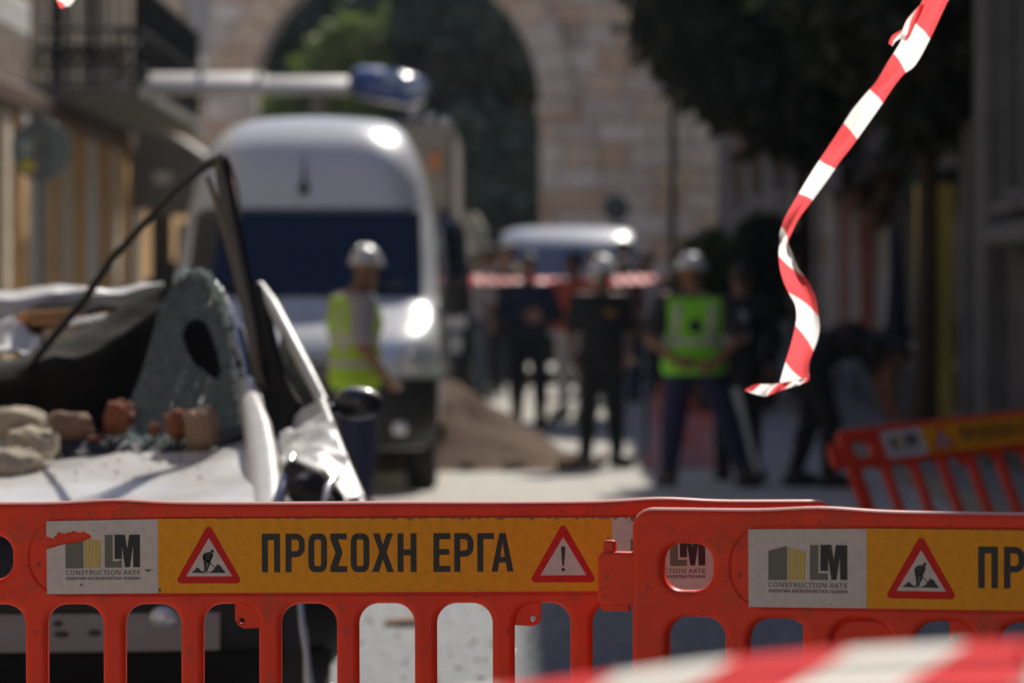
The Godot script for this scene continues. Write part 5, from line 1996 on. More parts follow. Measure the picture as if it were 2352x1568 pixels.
	# roof folded back, white above and black below
	rows = [[on_car(-60, 690, -2.6), on_car(60, 668, -2.7), on_car(180, 664, -2.8), on_car(290, 655, -2.9), on_car(372, 650, -2.9)],
		[on_car(-60, 705, -2.3), on_car(60, 690, -2.4), on_car(180, 680, -2.5), on_car(290, 668, -2.6), on_car(368, 658, -2.6)],
		[on_car(-60, 790, -2.25), on_car(30, 735, -2.35), on_car(110, 708, -2.45), on_car(290, 676, -2.55), on_car(366, 664, -2.55)]]
	g = Geo.new()
	g.sheet(dented(rows, 0.025, 3.0, 5, 33), 0.012)
	part("folded_roof", g, M.crushed_white, o)
	rows = [[on_car(70, 722, -2.3), on_car(190, 694, -2.4), on_car(370, 668, -2.4)], [on_car(60, 760, -2.2), on_car(190, 735, -2.3), on_car(372, 700, -2.3)]]
	g = Geo.new()
	g.sheet(dented(rows, 0.03, 4.0, 4, 34), 0.02)
	part("roof_underside", g, M.matt_black, o)
	rows = [[on_car(150, 742, -2.1), on_car(245, 722, -2.1)], [on_car(160, 752, -2.0), on_car(250, 736, -2.0)]]
	g = Geo.new()
	g.sheet(dented(rows, 0.01, 6.0, 4, 35), 0.01)
	part("bent_slat", g, M.dull_steel, o)
	# headliner hanging down into the cabin
	rows = [[on_car(-80, 850, -1.8), on_car(40, 835, -1.8), on_car(130, 800, -1.9), on_car(230, 755, -1.95), on_car(330, 700, -1.9), on_car(440, 636, -1.85)],
		[on_car(-80, 900, -1.62), on_car(40, 880, -1.62), on_car(130, 850, -1.62), on_car(230, 815, -1.66), on_car(325, 770, -1.74), on_car(420, 730, -1.76)],
		[on_car(-80, 960, -1.66), on_car(40, 950, -1.66), on_car(130, 930, -1.66), on_car(220, 900, -1.70), on_car(310, 870, -1.76), on_car(400, 850, -1.8)],
		[on_car(-80, 1060, -1.85), on_car(40, 1060, -1.85), on_car(130, 1060, -1.85), on_car(220, 1050, -1.85), on_car(300, 1040, -1.85), on_car(400, 1030, -1.85)]]
	g = Geo.new()
	g.sheet(dented(rows, 0.05, 2.2, 6, 36), 0.02)
	part("headliner", g, M.headliner, o)
	rows = [[on_car(380, 700, -2.0), on_car(560, 760, -1.9)], [on_car(300, 1040, -1.9), on_car(620, 1040, -1.6)]]
	g = Geo.new()
	g.sheet(rows, 0.02)
	part("cabin_bulkhead", g, M.matt_black, o)
	g = Geo.new()
	g.box(Vector3(0, 0.76, -2.7), Vector3(1.5, 0.1, 2.2), 0.03)
	part("cabin_floor", g, M.matt_black, o, slew)
	for s in [-0.42, 0.30]:
		g = Geo.new()
		g.skin([[Vector3(s - 0.14, 0.80, -2.5), Vector3(s + 0.14, 0.80, -2.5), 0.12, 0.12], [Vector3(s - 0.13, 1.05, -2.6), Vector3(s + 0.13, 1.05, -2.6), 0.10, 0.10], [Vector3(s - 0.06, 1.22, -2.66), Vector3(s + 0.06, 1.22, -2.66), 0.07, 0.07]], 0.03, 0.08)
		part("seat", g, M.matt_black, o, slew)
	# the shattered windscreen with its hole
	var glass := pv([398, 645, 418, 628, 446, 622, 474, 634, 496, 660, 512, 700, 528, 760, 536, 830, 548, 900, 556, 960, 560, 1010, 470, 1022, 380, 1018, 300, 1005, 288, 960, 300, 915, 322, 862, 345, 790, 365, 710])
	var hole := pv([428, 742, 452, 730, 474, 742, 486, 772, 500, 812, 508, 850, 500, 872, 484, 866, 466, 850, 446, 838, 430, 810, 418, 770])
	var lay := func(q: Vector2, off: float) -> Vector3:
		return on_car(q.x, q.y, lerpf(-1.80, -1.22, (q.y - 620.0) / 400.0) + off)
	g = Geo.new()
	g.smooth(-1)
	var small := func(l): 
		var q := PackedVector2Array()
		for w in l: q.append(w * 0.001)
		return q
	for piece in Geo.simple(small.call(glass), [small.call(hole)]):
		var p := PackedVector2Array()
		for w in piece: p.append(w * 1000.0)
		var t := Geometry2D.triangulate_polygon(p)
		for k in range(0, t.size(), 3):
			g.tri(lay.call(p[t[k]], 0.0), lay.call(p[t[k + 1]], 0.0), lay.call(p[t[k + 2]], 0.0))
			g.tri(lay.call(p[t[k]], -0.006), lay.call(p[t[k + 2]], -0.006), lay.call(p[t[k + 1]], -0.006))
	var ws := part("shattered_windscreen", g, M.crazed, o)
	g = Geo.new()
	for k in 420:
		# crumbs of tempered glass along the broken rim
		var e := rng.randf() * 14.0
		var i := int(e)
		var q := glass[i].lerp(glass[i + 1], e - i) + Vector2(rng.randfn() * 4.0, rng.randfn() * 4.0)
		var r := rng.randf_range(0.005, 0.012)
		g.box(lay.call(q, rng.randf_range(-0.01, 0.015)), Vector3(r, r, r) * Vector3(1.3, 0.8, 1.0), 0.0, Basis.from_euler(Vector3(rng.randf(), rng.randf(), rng.randf()) * TAU))
	var crumbs := part("glass_crumbs", g, plain(0.50, 0.62, 0.58, 0.06), ws)
	crumbs.set_meta("kind", "stuff")
	g = Geo.new()
	for k in 320:
		var r := rng.randf_range(0.004, 0.010)
		var c := on_car(rng.randf_range(230, 520), rng.randf_range(1000, 1030), -1.2 + rng.randf_range(-0.1, 0.04))
		g.box(c, Vector3(r, r, r) * Vector3(1.3, 0.8, 1.0), 0.0, Basis.from_euler(Vector3(rng.randf(), rng.randf(), rng.randf()) * TAU))
	crumbs = part("glass_crumbs", g, plain(0.50, 0.60, 0.58, 0.06), ws)
	crumbs.set_meta("kind", "stuff")
	# cowl and dashboard top
	rows = [[on_car(-80, 1000, -1.5), on_car(100, 1000, -1.5), on_car(300, 1002, -1.5), on_car(470, 1000, -1.45), on_car(560, 985, -1.4)],
		[on_car(-80, 1022, -1.22), on_car(100, 1020, -1.22), on_car(300, 1020, -1.22), on_car(470, 1018, -1.2), on_car(556, 985, -1.2)],
		[on_car(-80, 1058, -1.15), on_car(100, 1048, -1.15), on_car(300, 1044, -1.15), on_car(470, 1042, -1.14), on_car(552, 1010, -1.14)]]
	g = Geo.new()
	g.sheet(dented(rows, 0.015, 5.0, 5, 40), 0.02)
	part("cowl", g, M.black, o)
	# spent airbag, white folds on the left
	for r in [[[-60, 762, 20, 742, 70, 775, 90, 788, -60, 800, 10, 806, 60, 812, 86, 800, -60, 822, 8, 818, 50, 820, 80, 808], -2.15], [[98, 812, 140, 772, 190, 758, 222, 748, 112, 818, 150, 792, 200, 776, 220, 762, 120, 826, 160, 808, 196, 792, 216, 774], -2.05]]:
		var q: Array = r[0]
		rows = []
		for i in 3:
			var row := []
			for k in 4: row.append(on_car(q[i * 8 + k * 2], q[i * 8 + k * 2 + 1], r[1] + 0.10 * i + 0.04 * sin(k * 2.0)))
			rows.append(row)
		g = Geo.new()
		g.sheet(dented(rows, 0.03, 6.0, 6, 44), 0.012)
		part("airbag_fold", g, M.white_fabric, o)
	# door mirror
	g = Geo.new()
	g.ball(on_car(820, 926, -1.2), Vector3(0.088, 0.056, 0.055), 22)
	g.skin([[on_car(752, 940, -1.15), on_car(790, 935, -1.2), 0.018, 0.026]], 0.009, 0.03)
	part("mirror", g, M.mirror_black, o)
	# strip torn from the wing, hanging to the ground, and the bumper's broken end
	g = Geo.new()
	g.tube([on_car(690, 1385, -0.02), on_car(694, 1440, 0.03), on_car(703, 1500, 0.06), on_car(706, 1560, 0.08), on_car(716, 1620, 0.1)], [0.010, 0.012, 0.012, 0.016, 0.02], 8, 0.5)
	part("hanging_strip", g, M.silver, o)
	g = Geo.new()
	g.sheet(dented([[on_car(650, 1370, -0.1), on_car(688, 1375, -0.05)], [on_car(650, 1470, -0.06), on_car(696, 1470, 0.0)], [on_car(645, 1600, -0.05), on_car(700, 1600, 0.04)]], 0.03, 5.0, 6, 46), 0.01)
	part("torn_liner", g, M.charcoal_cloth, o)
	for s in [-0.74, 0.74]:
		for z in [-0.75, -3.3]: wheel(o, slew * Vector3(s, 0.31, z), 0.31, 0.2, M.dull_steel)
	# rear of the car, crushed down
	rows = []
	for r in [[-3.0, 0.9], [-3.4, 1.02], [-3.9, 0.98], [-4.02, 0.7]]:
		var row := []
		for k in 5: row.append(Vector3(-0.84 + 0.42 * k, r[1] + 0.02 * cos(k * 2.0), r[0]))
		rows.append(row)
	g = Geo.new()
	g.sheet(dented(rows, 0.06, 2.5, 6, 48), 0.015)
	part("crushed_tail", g, M.crushed_white, o, slew)


func boulder(r: Vector3, seed_: int, squared := 0.0) -> Geo:
	var g := Geo.new()
	var n := FastNoiseLite.new()
	n.seed = seed_
	n.frequency = 1.1
	g.smooth(-1)
	var seg := 9
	var pt := func(i: int, k: int) -> Vector3:
		var a := PI * i / seg - PI / 2
		var b := TAU * k / (seg + 2)
		var d := Vector3(cos(a) * cos(b), sin(a), cos(a) * sin(b))
		if squared > 0.0:
			var m := maxf(absf(d.x), maxf(absf(d.y), absf(d.z)))
			d = d.lerp(d / m, squared)
		return d * r * (1.0 + 0.30 * n.get_noise_3d(d.x * 1.6, d.y * 1.6, d.z * 1.6) + 0.20 * n.get_noise_3d(d.x * 4, d.y * 4, d.z * 4))
	for i in seg:
		for k in seg + 2:
			g.quad(pt.call(i, k), pt.call(i + 1, k), pt.call(i + 1, k + 1), pt.call(i, k + 1))
	return g


func make_rubble() -> void:
	var list := [
		["brick", "worn terracotta brick lump lying leftmost on the dashboard, beside the pale stones", "brick lump", 160, 980, -1.28, Vector3(0.082, 0.05, 0.05), M.brick_pale, 0.5, "brick lumps on the dashboard"],
		["brick", "orange brick lump standing on the dashboard left of the shattered windscreen", "brick lump", 275, 960, -1.30, Vector3(0.062, 0.06, 0.05), M.brick, 0.45, "brick lumps on the dashboard"],
		["brick", "small brick chip lying at the foot of the shattered windscreen", "brick lump", 355, 985, -1.25, Vector3(0.02, 0.022, 0.02), M.brick, 0.4, "brick lumps on the dashboard"],
		["brick", "orange brick lump half behind the big rounded one under the windscreen", "brick lump", 412, 974, -1.2, Vector3(0.052, 0.05, 0.04), M.brick, 0.4, "brick lumps on the dashboard"],
		["brick", "big rounded brick lump with a pale worn face, rightmost on the dashboard", "brick lump", 462, 982, -1.12, Vector3(0.072, 0.066, 0.05), M.brick_pale, 0.5, "brick lumps on the dashboard"],
		["brick", "flat brick shard between the two lumps on the left of the dashboard", "brick lump", 225, 1008, -1.22, Vector3(0.035, 0.012, 0.02), M.brick, 0.5, "brick lumps on the dashboard"],
		["stone", "pale limestone slab lying highest on the left of the bonnet", "stone", 30, 972, -1.1, Vector3(0.13, 0.055, 0.12), M.limestone, 0.3, "pale stones on the bonnet"],
		["stone", "pale limestone lump in the middle of the pile on the left of the bonnet", "stone", 72, 1018, -0.95, Vector3(0.085, 0.055, 0.09), M.limestone, 0.3, "pale stones on the bonnet"],
		["stone", "pale limestone lump lowest on the bonnet, at the left edge", "stone", 18, 1070, -0.75, Vector3(0.095, 0.06, 0.10), M.limestone, 0.35, "pale stones on the bonnet"],
		["brick", "broken brick wedged high in the cabin beside the white airbag", "brick lump", 45, 765, -2.3, Vector3(0.10, 0.05, 0.06), M.brick, 0.5, "brick lumps in the cabin"],
		["brick", "dark orange brick chip right of the plank in the cabin", "brick lump", 175, 740, -2.2, Vector3(0.05, 0.022, 0.04), M.brick, 0.5, "brick lumps in the cabin"],
	]
	var n := 0
	for r in list:
		var o := part(r[0], boulder(r[6], 60 + n, r[8]), r[7], self, Transform3D(Basis(Vector3.UP, n * 1.3) * Basis(Vector3.BACK, 0.15 * sin(n * 2.0)), on_car(r[3], r[4], r[5]) + CAR))
		tag(o, r[1], r[2], r[9])
		n += 1
	var g := Geo.new()
	g.box(Vector3.ZERO, Vector3(0.20, 0.035, 0.08), 0.006, Basis(Vector3.BACK, 0.06) * Basis(Vector3.UP, 0.4))
	g.box(Vector3(0.02, -0.03, 0.01), Vector3(0.17, 0.02, 0.06), 0.005, Basis(Vector3.BACK, 0.02) * Basis(Vector3.UP, 0.1))
	var o := part("wood_offcut", g, M.pale_wood, self, Transform3D(Basis.IDENTITY, on_car(112, 722, -2.2) + CAR))
	tag(o, "splintered pale wood offcut lying in the crushed cabin", "wood")
	# crumbs of mortar over bonnet and cowl
	g = Geo.new()
	for k in 70:
		var r := rng.randf_range(0.002, 0.007)
		var q := Vector2(rng.randf_range(20, 540), pow(rng.randf(), 3.0))
		g.box(on_car(q.x, 1048.0 + q.y * 70.0, lerpf(-1.12, -0.25, q.y)) + Vector3(0, 0.004, 0), Vector3(r * 1.4, r, r * 1.2), 0.0, Basis.from_euler(Vector3(rng.randf(), rng.randf(), rng.randf()) * TAU))
	var crumbs := part("mortar_crumbs", g, M.limestone, self, Transform3D(Basis.IDENTITY, CAR))
	tag(crumbs, "crumbs of mortar and brick scattered over the dented white bonnet", "rubble")
	crumbs.set_meta("kind", "stuff")
	# bits on the road by the car
	var say := ["grey kerb stone fragment lying in the lit road by the van's wheel", "flat terracotta fragment on the sunlit asphalt behind the barrier"]
	o = part("stone", boulder(Vector3(0.11, 0.05, 0.1), 90, 0.3), M.limestone, self, Transform3D(Basis.IDENTITY, Vector3(-0.86, 0.03, -24.6)))
	tag(o, say[0], "stone")
	o = part("brick", boulder(Vector3(0.10, 0.018, 0.09), 91, 0.4), M.brick_pale, self, Transform3D(Basis.IDENTITY, Vector3(-0.46, 0.015, -16.9)))
	tag(o, say[1], "brick lump")


# ---------------------------------------------------------------- the barriers
# the barrier's drawing, measured in pixels of the first barrier and turned into metres
func bx(px: float) -> float: return (px - 888.0) / MARK
func by(py: float) -> float: return 1.0 - (py - 1152.0) / MARK


func bp(list: Array) -> PackedVector2Array:
	var p := PackedVector2Array()
	for k in range(0, list.size(), 2): p.append(Vector2(bx(list[k]), by(list[k + 1])))
	return p


func logo_px(list: Array, shift: float) -> PackedVector2Array:
	var p := PackedVector2Array()
	for k in range(0, list.size(), 2): p.append(Vector2(bx(108.0 + shift + (list[k] - 145.0) / 8.0), by(1195.0 + (list[k + 1] - 70.0) / 8.0)))
	return p


func writing(text: String, bold: bool, r: Rect2, z: float) -> Array:
	# lettering fitted into a rectangle: its mesh and where it goes
	var f := SystemFont.new()
	f.font_names = PackedStringArray(["Droid Sans"])
	f.font_weight = 700 if bold else 400
	var t := TextMesh.new()
	t.font = f
	t.text = text
	t.font_size = 64
	t.pixel_size = 0.01
	t.depth = 0.0
	t.curve_step = 2.0
	var b := t.get_aabb()
	var s := Vector3(r.size.x / b.size.x, r.size.y / b.size.y, 1.0)
	return [t, Transform3D(Basis.from_scale(s), Vector3(r.position.x - b.position.x * s.x, r.position.y - b.position.y * s.y, z))]


func ragged(x0: float, x1: float, y: float, depth: Callable, step := 4.0) -> Array:
	var out := []
	var x := x0
	while x < x1:
		out.append_array([x, y + depth.call(x)])
		x += step
	out.append_array([x1, y + depth.call(x1)])
	return out


func letters(g: Geo, z: float) -> void:
	var t := 14.0
	var put := func(l: Array): g.print_poly(bp(l), z)
	var a := 1225.0
	var b := 1314.0
	var rect := func(x0: float, y0: float, x1: float, y1: float): g.print_poly(bp([x0, y0, x1, y0, x1, y1, x0, y1]), z)
	var bend := func(l: Array, half: float, closed: bool):
		var q := []
		for k in range(0, l.size(), 2): q.append(Vector2(bx(l[k]), by(l[k + 1])))
		stroke(g, q, half / MARK, z, closed)
	# pi
	put.call([603.5, a, 645.5, a, 645.5, b, 631.5, b, 631.5, a + 15, 617.5, a + 15, 617.5, b, 603.5, b])
	for x in [658.0, 1046.0]:  # rho
		rect.call(x, a, x + t, b)
		var l := [x + t, a + 7]
		for k in 9:
			var w := PI / 2 - PI / 2 * k / 8
			l.append_array([x + 23 + cos(w) * 14.5, a + 21.5 - sin(w) * 14.5])
		for k in 9:
			var w := -PI / 2 * k / 8
			l.append_array([x + 23 + cos(w) * 14.5, a + 33 - sin(w) * 14.5])
		l.append_array([x + t, a + 47.5])
		bend.call(l, 7.0, false)
	for x in [710.5, 808.0]:  # omicron
		var l := []
		for c in [[29, 22, -90], [29, 67, 0], [14, 67, 90], [14, 22, 180]]:
			for k in 7:
				var w := deg_to_rad(c[2] + 90.0 * k / 6)
				l.append_array([x + c[0] - (0.0 if c[0] > 20 else 0.0) + cos(w) * 7.2, a + c[1] + sin(w) * 15.0])
		bend.call(l, 7.0, true)
	# sigma
	put.call([761, a, 799, a, 799, a + 14, 779, a + 14, 789, a + 42, 789, a + 47, 779, b - 14, 800, b - 14, 800, b, 761, b, 761, b - 13, 773, a + 44.5, 761, a + 13])
	# chi
	put.call([856.6, b, 874.0, a + 43, 858.5, a, 874.5, a, 882.0, a + 26, 890.5, a, 905.5, a, 890.5, a + 43, 907.5, b, 891.5, b, 882.0, a + 60, 872.5, b])
	# eta
	put.call([915.5, a, 929.5, a, 929.5, a + 37, 945.5, a + 37, 945.5, a, 959.5, a, 959.5, b, 945.5, b, 945.5, a + 51, 929.5, a + 51, 929.5, b, 915.5, b])
	# epsilon
	put.call([998, a, 1037.5, a, 1037.5, a + 14, 1012, a + 14, 1012, a + 36.5, 1034.5, a + 36.5, 1034.5, a + 50, 1012, a + 50, 1012, b - 14, 1037.5, b - 14, 1037.5, b, 998, b])
	# gamma
	put.call([1099, a, 1137.5, a, 1137.5, a + 14, 1113, a + 14, 1113, b, 1099, b])
	# alpha
	put.call([1131.5, b, 1150.0, a, 1164.5, a, 1182.5, b, 1168.0, b, 1164.8, b - 21, 1157.2, b - 21, 1157.2, b - 34, 1162.6, b - 34, 1157.2, a + 22])
	put.call([1131.5, b, 1157.2, a + 22, 1151.8, b - 34, 1157.2, b - 34, 1157.2, b - 21, 1149.6, b - 21, 1146.2, b])


func rounded_tri(l: Array, r: float) -> PackedVector2Array:
	var p := bp(l)
	var out := PackedVector2Array()
	for k in 3:
		var a := p[(k + 2) % 3]
		var b := p[k]
		var c := p[(k + 1) % 3]
		var u := (a - b).normalized()
		var v := (c - b).normalized()
		var half := u.angle_to(v) * 0.5
		var d := r / absf(tan(half))
		var o := b + (u + v).normalized() * r / absf(sin(half))
		var a0 := (b + u * d - o).angle()
		var a1 := (b + v * d - o).angle()
		for j in 7: out.append(o + Vector2.from_angle(lerp_angle(a0, a1, j / 6.0)) * r)
	return out


func digger(g: Geo, z: float, shift: float) -> void:
	# the digging figure and his heaps, drawn inside the first warning triangle
	var c := func(l: Array) -> PackedVector2Array:
		var q := []
		for k in range(0, l.size(), 2): q.append_array([481.5 + shift + (l[k] - 1126.0) * 0.2534, 1338.0 + (l[k + 1] - 890.0) * 0.2534])
		return bp(q)
	var head := PackedVector2Array()
	var hc: PackedVector2Array = c.call([1158, 601])
	for k in 16: head.append(hc[0] + Vector2(cos(TAU * k / 16), sin(TAU * k / 16)) * 4.0 / MARK)
	g.print_poly(head, z)
	g.print_poly(c.call([1085, 620, 1112, 610, 1140, 608, 1166, 626, 1162, 645, 1146, 690, 1134, 690, 1120, 690, 1106, 740, 1100, 770, 1106, 786, 1074, 784, 1086, 768, 1078, 700, 1070, 668, 1071, 640]), z)
	g.print_poly(c.call([1108, 684, 1134, 684, 1145, 712, 1128, 745, 1114, 772, 1124, 787, 1092, 782, 1100, 764, 1118, 716]), z)
	for l in [[1160, 632, 1148, 664, 1134, 698], [1090, 640, 1084, 664, 1104, 684, 1128, 694]]:
		var q := []
		var pts: PackedVector2Array = c.call(l)
		for w in pts: q.append(w)
		stroke(g, q, 1.8 / MARK, z)
	var q := []
	for w in c.call([1124, 690, 1150, 718, 1182, 752]): q.append(w)
	stroke(g, q, 0.9 / MARK, z)
	g.print_poly(c.call([1118, 797, 1150, 782, 1172, 768, 1180, 748, 1192, 742, 1196, 726, 1212, 719, 1224, 730, 1238, 734, 1246, 758, 1258, 768, 1266, 780, 1278, 800]), z)
	g.print_poly(c.call([972, 793, 990, 776, 1004, 768, 1012, 752, 1034, 754, 1044, 768, 1058, 780, 1090, 791, 1118, 797, 1118, 801, 972, 795]), z)


func barrier(called_label: String, place: Transform3D, torn: bool, blank_slot: bool) -> Node3D:
	var o := thing("barrier", called_label, "barrier", Vector3.ZERO, 0.0, "orange road work barriers")
	o.transform = place
	# outline: rounded top corners, the top edge swelling slightly above each handle
	var p := PackedVector2Array()
	var left := bx(-148.0)
	var right := bx(1925.0)
	var r := 0.040
	p.append_array(PackedVector2Array([Vector2(left, 0.10), Vector2(right, 0.10)]))
	for k in 9:
		var a := PI / 2 * k / 8
		p.append(Vector2(right - r + cos(a) * r, 1.0 - r + sin(a) * r))
	for k in range(1, 60):
		var x := lerpf(right - r, left + r, k / 60.0)
		var y := 1.0
		for b in [265.0, 1525.0]: y += 0.0065 * exp(-pow((x - bx(b)) / 0.085, 2.0))
		for b in [650.0, 1150.0]: y -= 0.0015 * exp(-pow((x - bx(b)) / 0.2, 2.0))
		p.append(Vector2(x, y))
	for k in 9:
		var a := PI / 2 + PI / 2 * k / 8
		p.append(Vector2(left + r + cos(a) * r, 1.0 - r + sin(a) * r))
	var holes := []
	for k in 11:
		var c := -6.0 + 179.3 * k
		holes.append(rounded(bx(c - 64.0), 0.22, bx(c + 64.0), by(1387.0), 0.043, 8))
	for c in [-25.0, 1802.0]: holes.append(rounded(bx(c - 55.0), by(1330.0), bx(c + 55.0), by(1228.0), 0.038, 8))
	var niche := rounded(bx(68.0), by(1366.0), bx(1706.0), by(1187.0), 0.078, 12)
	var g := Geo.new()
	g.prism(p, -0.046, 0.0, 0.014, holes, 6, true, [Geo.inset(niche, 0.004, true)])
	var lips := [[Geo.inset(niche, 0.004, true), 0.0], [Geo.inset(niche, 0.002, true), -0.0006], [niche, -0.0020], [Geo.inset(niche, 0.002), -0.0028]]
	g.smooth(2)
	for k in 3:
		for j in niche.size():
			var n := (j + 1) % niche.size()
			var q := []
			for e in [[k, j], [k, n], [k + 1, n], [k + 1, j]]:
				var w: Vector2 = lips[e[0]][0][e[1]]
				q.append(Vector3(w.x, w.y, lips[e[0]][1]))
			g.quad(q[0], q[3], q[2], q[1])
	g.cap(lips[3][0], [], -0.0028, true)
	part("body", g, M.plastic, o)
	# pale strip that paints the sun highlight along the rounded rail top
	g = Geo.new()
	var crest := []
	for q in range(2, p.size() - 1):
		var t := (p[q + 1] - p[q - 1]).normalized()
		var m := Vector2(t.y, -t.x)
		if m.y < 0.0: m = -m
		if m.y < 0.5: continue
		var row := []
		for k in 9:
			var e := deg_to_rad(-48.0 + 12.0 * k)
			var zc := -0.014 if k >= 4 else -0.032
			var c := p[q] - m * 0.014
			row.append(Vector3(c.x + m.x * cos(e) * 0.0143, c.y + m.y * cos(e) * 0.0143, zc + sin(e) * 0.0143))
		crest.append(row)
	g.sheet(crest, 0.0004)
	part("top_highlight", g, M.highlight_plastic, o)
	for x in [left + 0.33, right - 0.33]:
		g = Geo.new()
		g.box(Vector3(x, 0.05, -0.023), Vector3(0.12, 0.10, 0.50), 0.015)
		part("foot", g, M.rubber, o)
	# hinge bracket with its pin on the left end, its socket at the right end
	g = Geo.new()
	g.prism(rounded(left - 0.071, 0.805, left + 0.012, 0.911, 0.013, 5), -0.042, -0.003, 0.007)
	g.prism(rounded(left - 0.064, 0.792, left - 0.008, 0.81, 0.002, 2), -0.036, -0.012, 0.002)
	var br := part("hinge_bracket", g, M.plastic, o)
	g = Geo.new()
	g.prism(rounded(left - 0.061, 0.900, left - 0.036, 0.934, 0.006, 4), -0.034, -0.010, 0.006)
	part("hinge_pin", g, M.plastic, br)
	g = Geo.new()
	g.prism(rounded(right - 0.012, 0.70, right + 0.065, 0.785, 0.013, 5), -0.042, -0.003, 0.007)
	part("hinge_bracket", g, M.plastic, o)
	# lugs for lamps in the corner of two slots
	for l in [[540.0, 1385.0, 604.0, 1443.0, 556.0, 1426.0, false], [1184.0, 1385.0, 1246.0, 1441.0, 1227.0, 1424.0, true]]:
		var lug := PackedVector2Array()
		var x0 := bx(l[0])
		var x1 := bx(l[2])
		var y0 := by(l[3])
		var y1 := by(l[1]) + 0.006
		if l[6]: lug = PackedVector2Array([Vector2(x0, y1), Vector2(x0, y0 + 0.002), Vector2(x1 - 0.018, y0), Vector2(x1 - 0.006, y0 + 0.004), Vector2(x1, y0 + 0.016), Vector2(x1, y1)])
		else: lug = PackedVector2Array([Vector2(x1, y1), Vector2(x1, y0), Vector2(x0 + 0.018, y0 - 0.001), Vector2(x0 + 0.006, y0 + 0.006), Vector2(x0, y0 + 0.018), Vector2(x0, y1)])
		var eye := PackedVector2Array()
		for k in 16: eye.append(Vector2(bx(l[4]), by(l[5])) + Vector2(cos(TAU * k / 16), sin(TAU * k / 16)) * 0.0062)
		g = Geo.new()
		g.prism(lug, -0.030, -0.014, 0.003, [eye], 2)
		part("lamp_lug", g, M.plastic, o)
	if blank_slot:
		g = Geo.new()
		g.prism(rounded(bx(357.0 - 63.0 - 1.0), 0.23, bx(357.0 + 66.0), by(1389.0), 0.043, 8), -0.026, -0.012, 0.003)
		part("blanking_panel", g, M.plastic, o)
		g = Geo.new()
		g.prism(pv([bx(537 + 12), 0.25, bx(537 + 63), 0.25, bx(537 + 63), by(1450), bx(537 + 12), by(1450)]), -0.030, -0.018, 0.002)
		part("blanking_strip", g, M.plastic, o)
	# the printed sign in its niche
	var z := 0.0002
	var wear := FastNoiseLite.new()
	wear.seed = 3 if torn else 12
	wear.frequency = 0.05
	wear.fractal_octaves = 4
	var amount := 1.0 if torn else 0.45
	var chew := func(x: float) -> float:
		var v: float = wear.get_noise_1d(x)
		return clampf(1.2 + v * 9.0, 0.0, 9.0) * amount * (0.35 + smoothstep(500.0, 1250.0, x))
	var top := ragged(365.0, 1409.0, 1190.0, chew)
	var yellow := bp([1409.0, 1359.0, 365.0, 1361.0] + top)
	g = Geo.new()
	g.print_poly(yellow, z + 0.0008)
	var sign_board := part("sign", g, M.sheet_yellow, o)
	g = Geo.new()
	g.print_poly(bp([370.0, 1189.5, 1666.0, 1188.5, 1666.0, 1204.0, 370.0, 1204.0]), z + 0.0004)
	part("worn_edge", g, M.residue, sign_board)
	var tear := logo_px([100, 340, 145, 350, 230, 370, 285, 390, 290, 345, 330, 330, 350, 290, 370, 262, 410, 280, 480, 300, 530, 285, 560, 262, 605, 276, 625, 252, 650, 240, 720, 270, 790, 288, 800, 262, 830, 262, 900, 290, 960, 330, 972, 372, 870, 420, 760, 450, 680, 470, 560, 490, 450, 500, 300, 545, 200, 570, 145, 590, 100, 600], 0.0)
	for end in 2:
		var shift := 1300.0 * end
		var sheet := bp([108.0, 1195.0, 364.6, 1191.0, 364.6, 1361.0, 109.0, 1362.5])
		if end == 1: sheet = bp(ragged(1409.4, 1665.0, 1190.0, func(x): return chew.call(x) * (1.6 if x < 1490.0 else 0.3)) + [1665.0, 1358.0, 1409.4, 1359.0])
		g = Geo.new()
		if torn and end == 0:
			for q in cut(sheet, tear): g.print_poly(q, z + 0.0008)
		else: g.print_poly(sheet, z + 0.0008)
		var panel := part("white_panel", g, M.sheet_white, sign_board)
		g = Geo.new()
		var block := logo_px([495, 432, 825, 345, 825, 938, 495, 938], shift)
		if torn and end == 0:
			for q in cut(block, tear): g.print_poly(q, z + 0.0012)
		else: g.print_poly(block, z + 0.0012)
		part("logo_block", g, M.print_olive, sign_board)
		g = Geo.new()
		g.print_poly(logo_px([1218, 325, 1366, 325, 1366, 808, 1532, 808, 1532, 926, 1218, 926], shift), z + 0.0012)
		part("logo_letter", g, M.print_olive, sign_board)
		var bars := [[845, 892, 372], [910, 955, 390], [970, 1018, 405], [1034, 1080, 422], [1095, 1140, 436]]
		for b in bars:
			g = Geo.new()
			var bar := logo_px([b[0], b[2] - 6, b[1], b[2] + 6, b[1], 934, b[0], 934], shift)
			if torn and end == 0:
				for q in cut(bar, tear): g.print_poly(q, z + 0.0012)
			else: g.print_poly(bar, z + 0.0012)
			part("logo_bar", g, M.print_gold, sign_board)
		g = Geo.new()
		g.print_poly(logo_px([1400, 320, 1592, 320, 1632, 575, 1668, 320, 1868, 320, 1868, 920, 1740, 920, 1738, 530, 1682, 920, 1590, 920, 1535, 540, 1535, 770, 1400, 770], shift), z + 0.0012)
		part("logo_letter", g, M.print_black, sign_board)
		for w in [["CONSTRUCTION AKTE", true, 972.0, 1062.0, M.print_olive], ["ANΩNYMH KATAΣKEYAΣTIKH TEXNIKH", true, 1092.0, 1152.0, M.print_black]]:
			var box := logo_px([495, w[3], 1870, w[2]], shift)
			var t := writing(w[0], w[1], Rect2(box[0], box[1] - box[0]), z + 0.0012)
			part("lettering", t[0], w[4], sign_board, t[1])
	g = Geo.new()
	letters(g, z + 0.0012)
	part("lettering", g, M.print_black, sign_board)
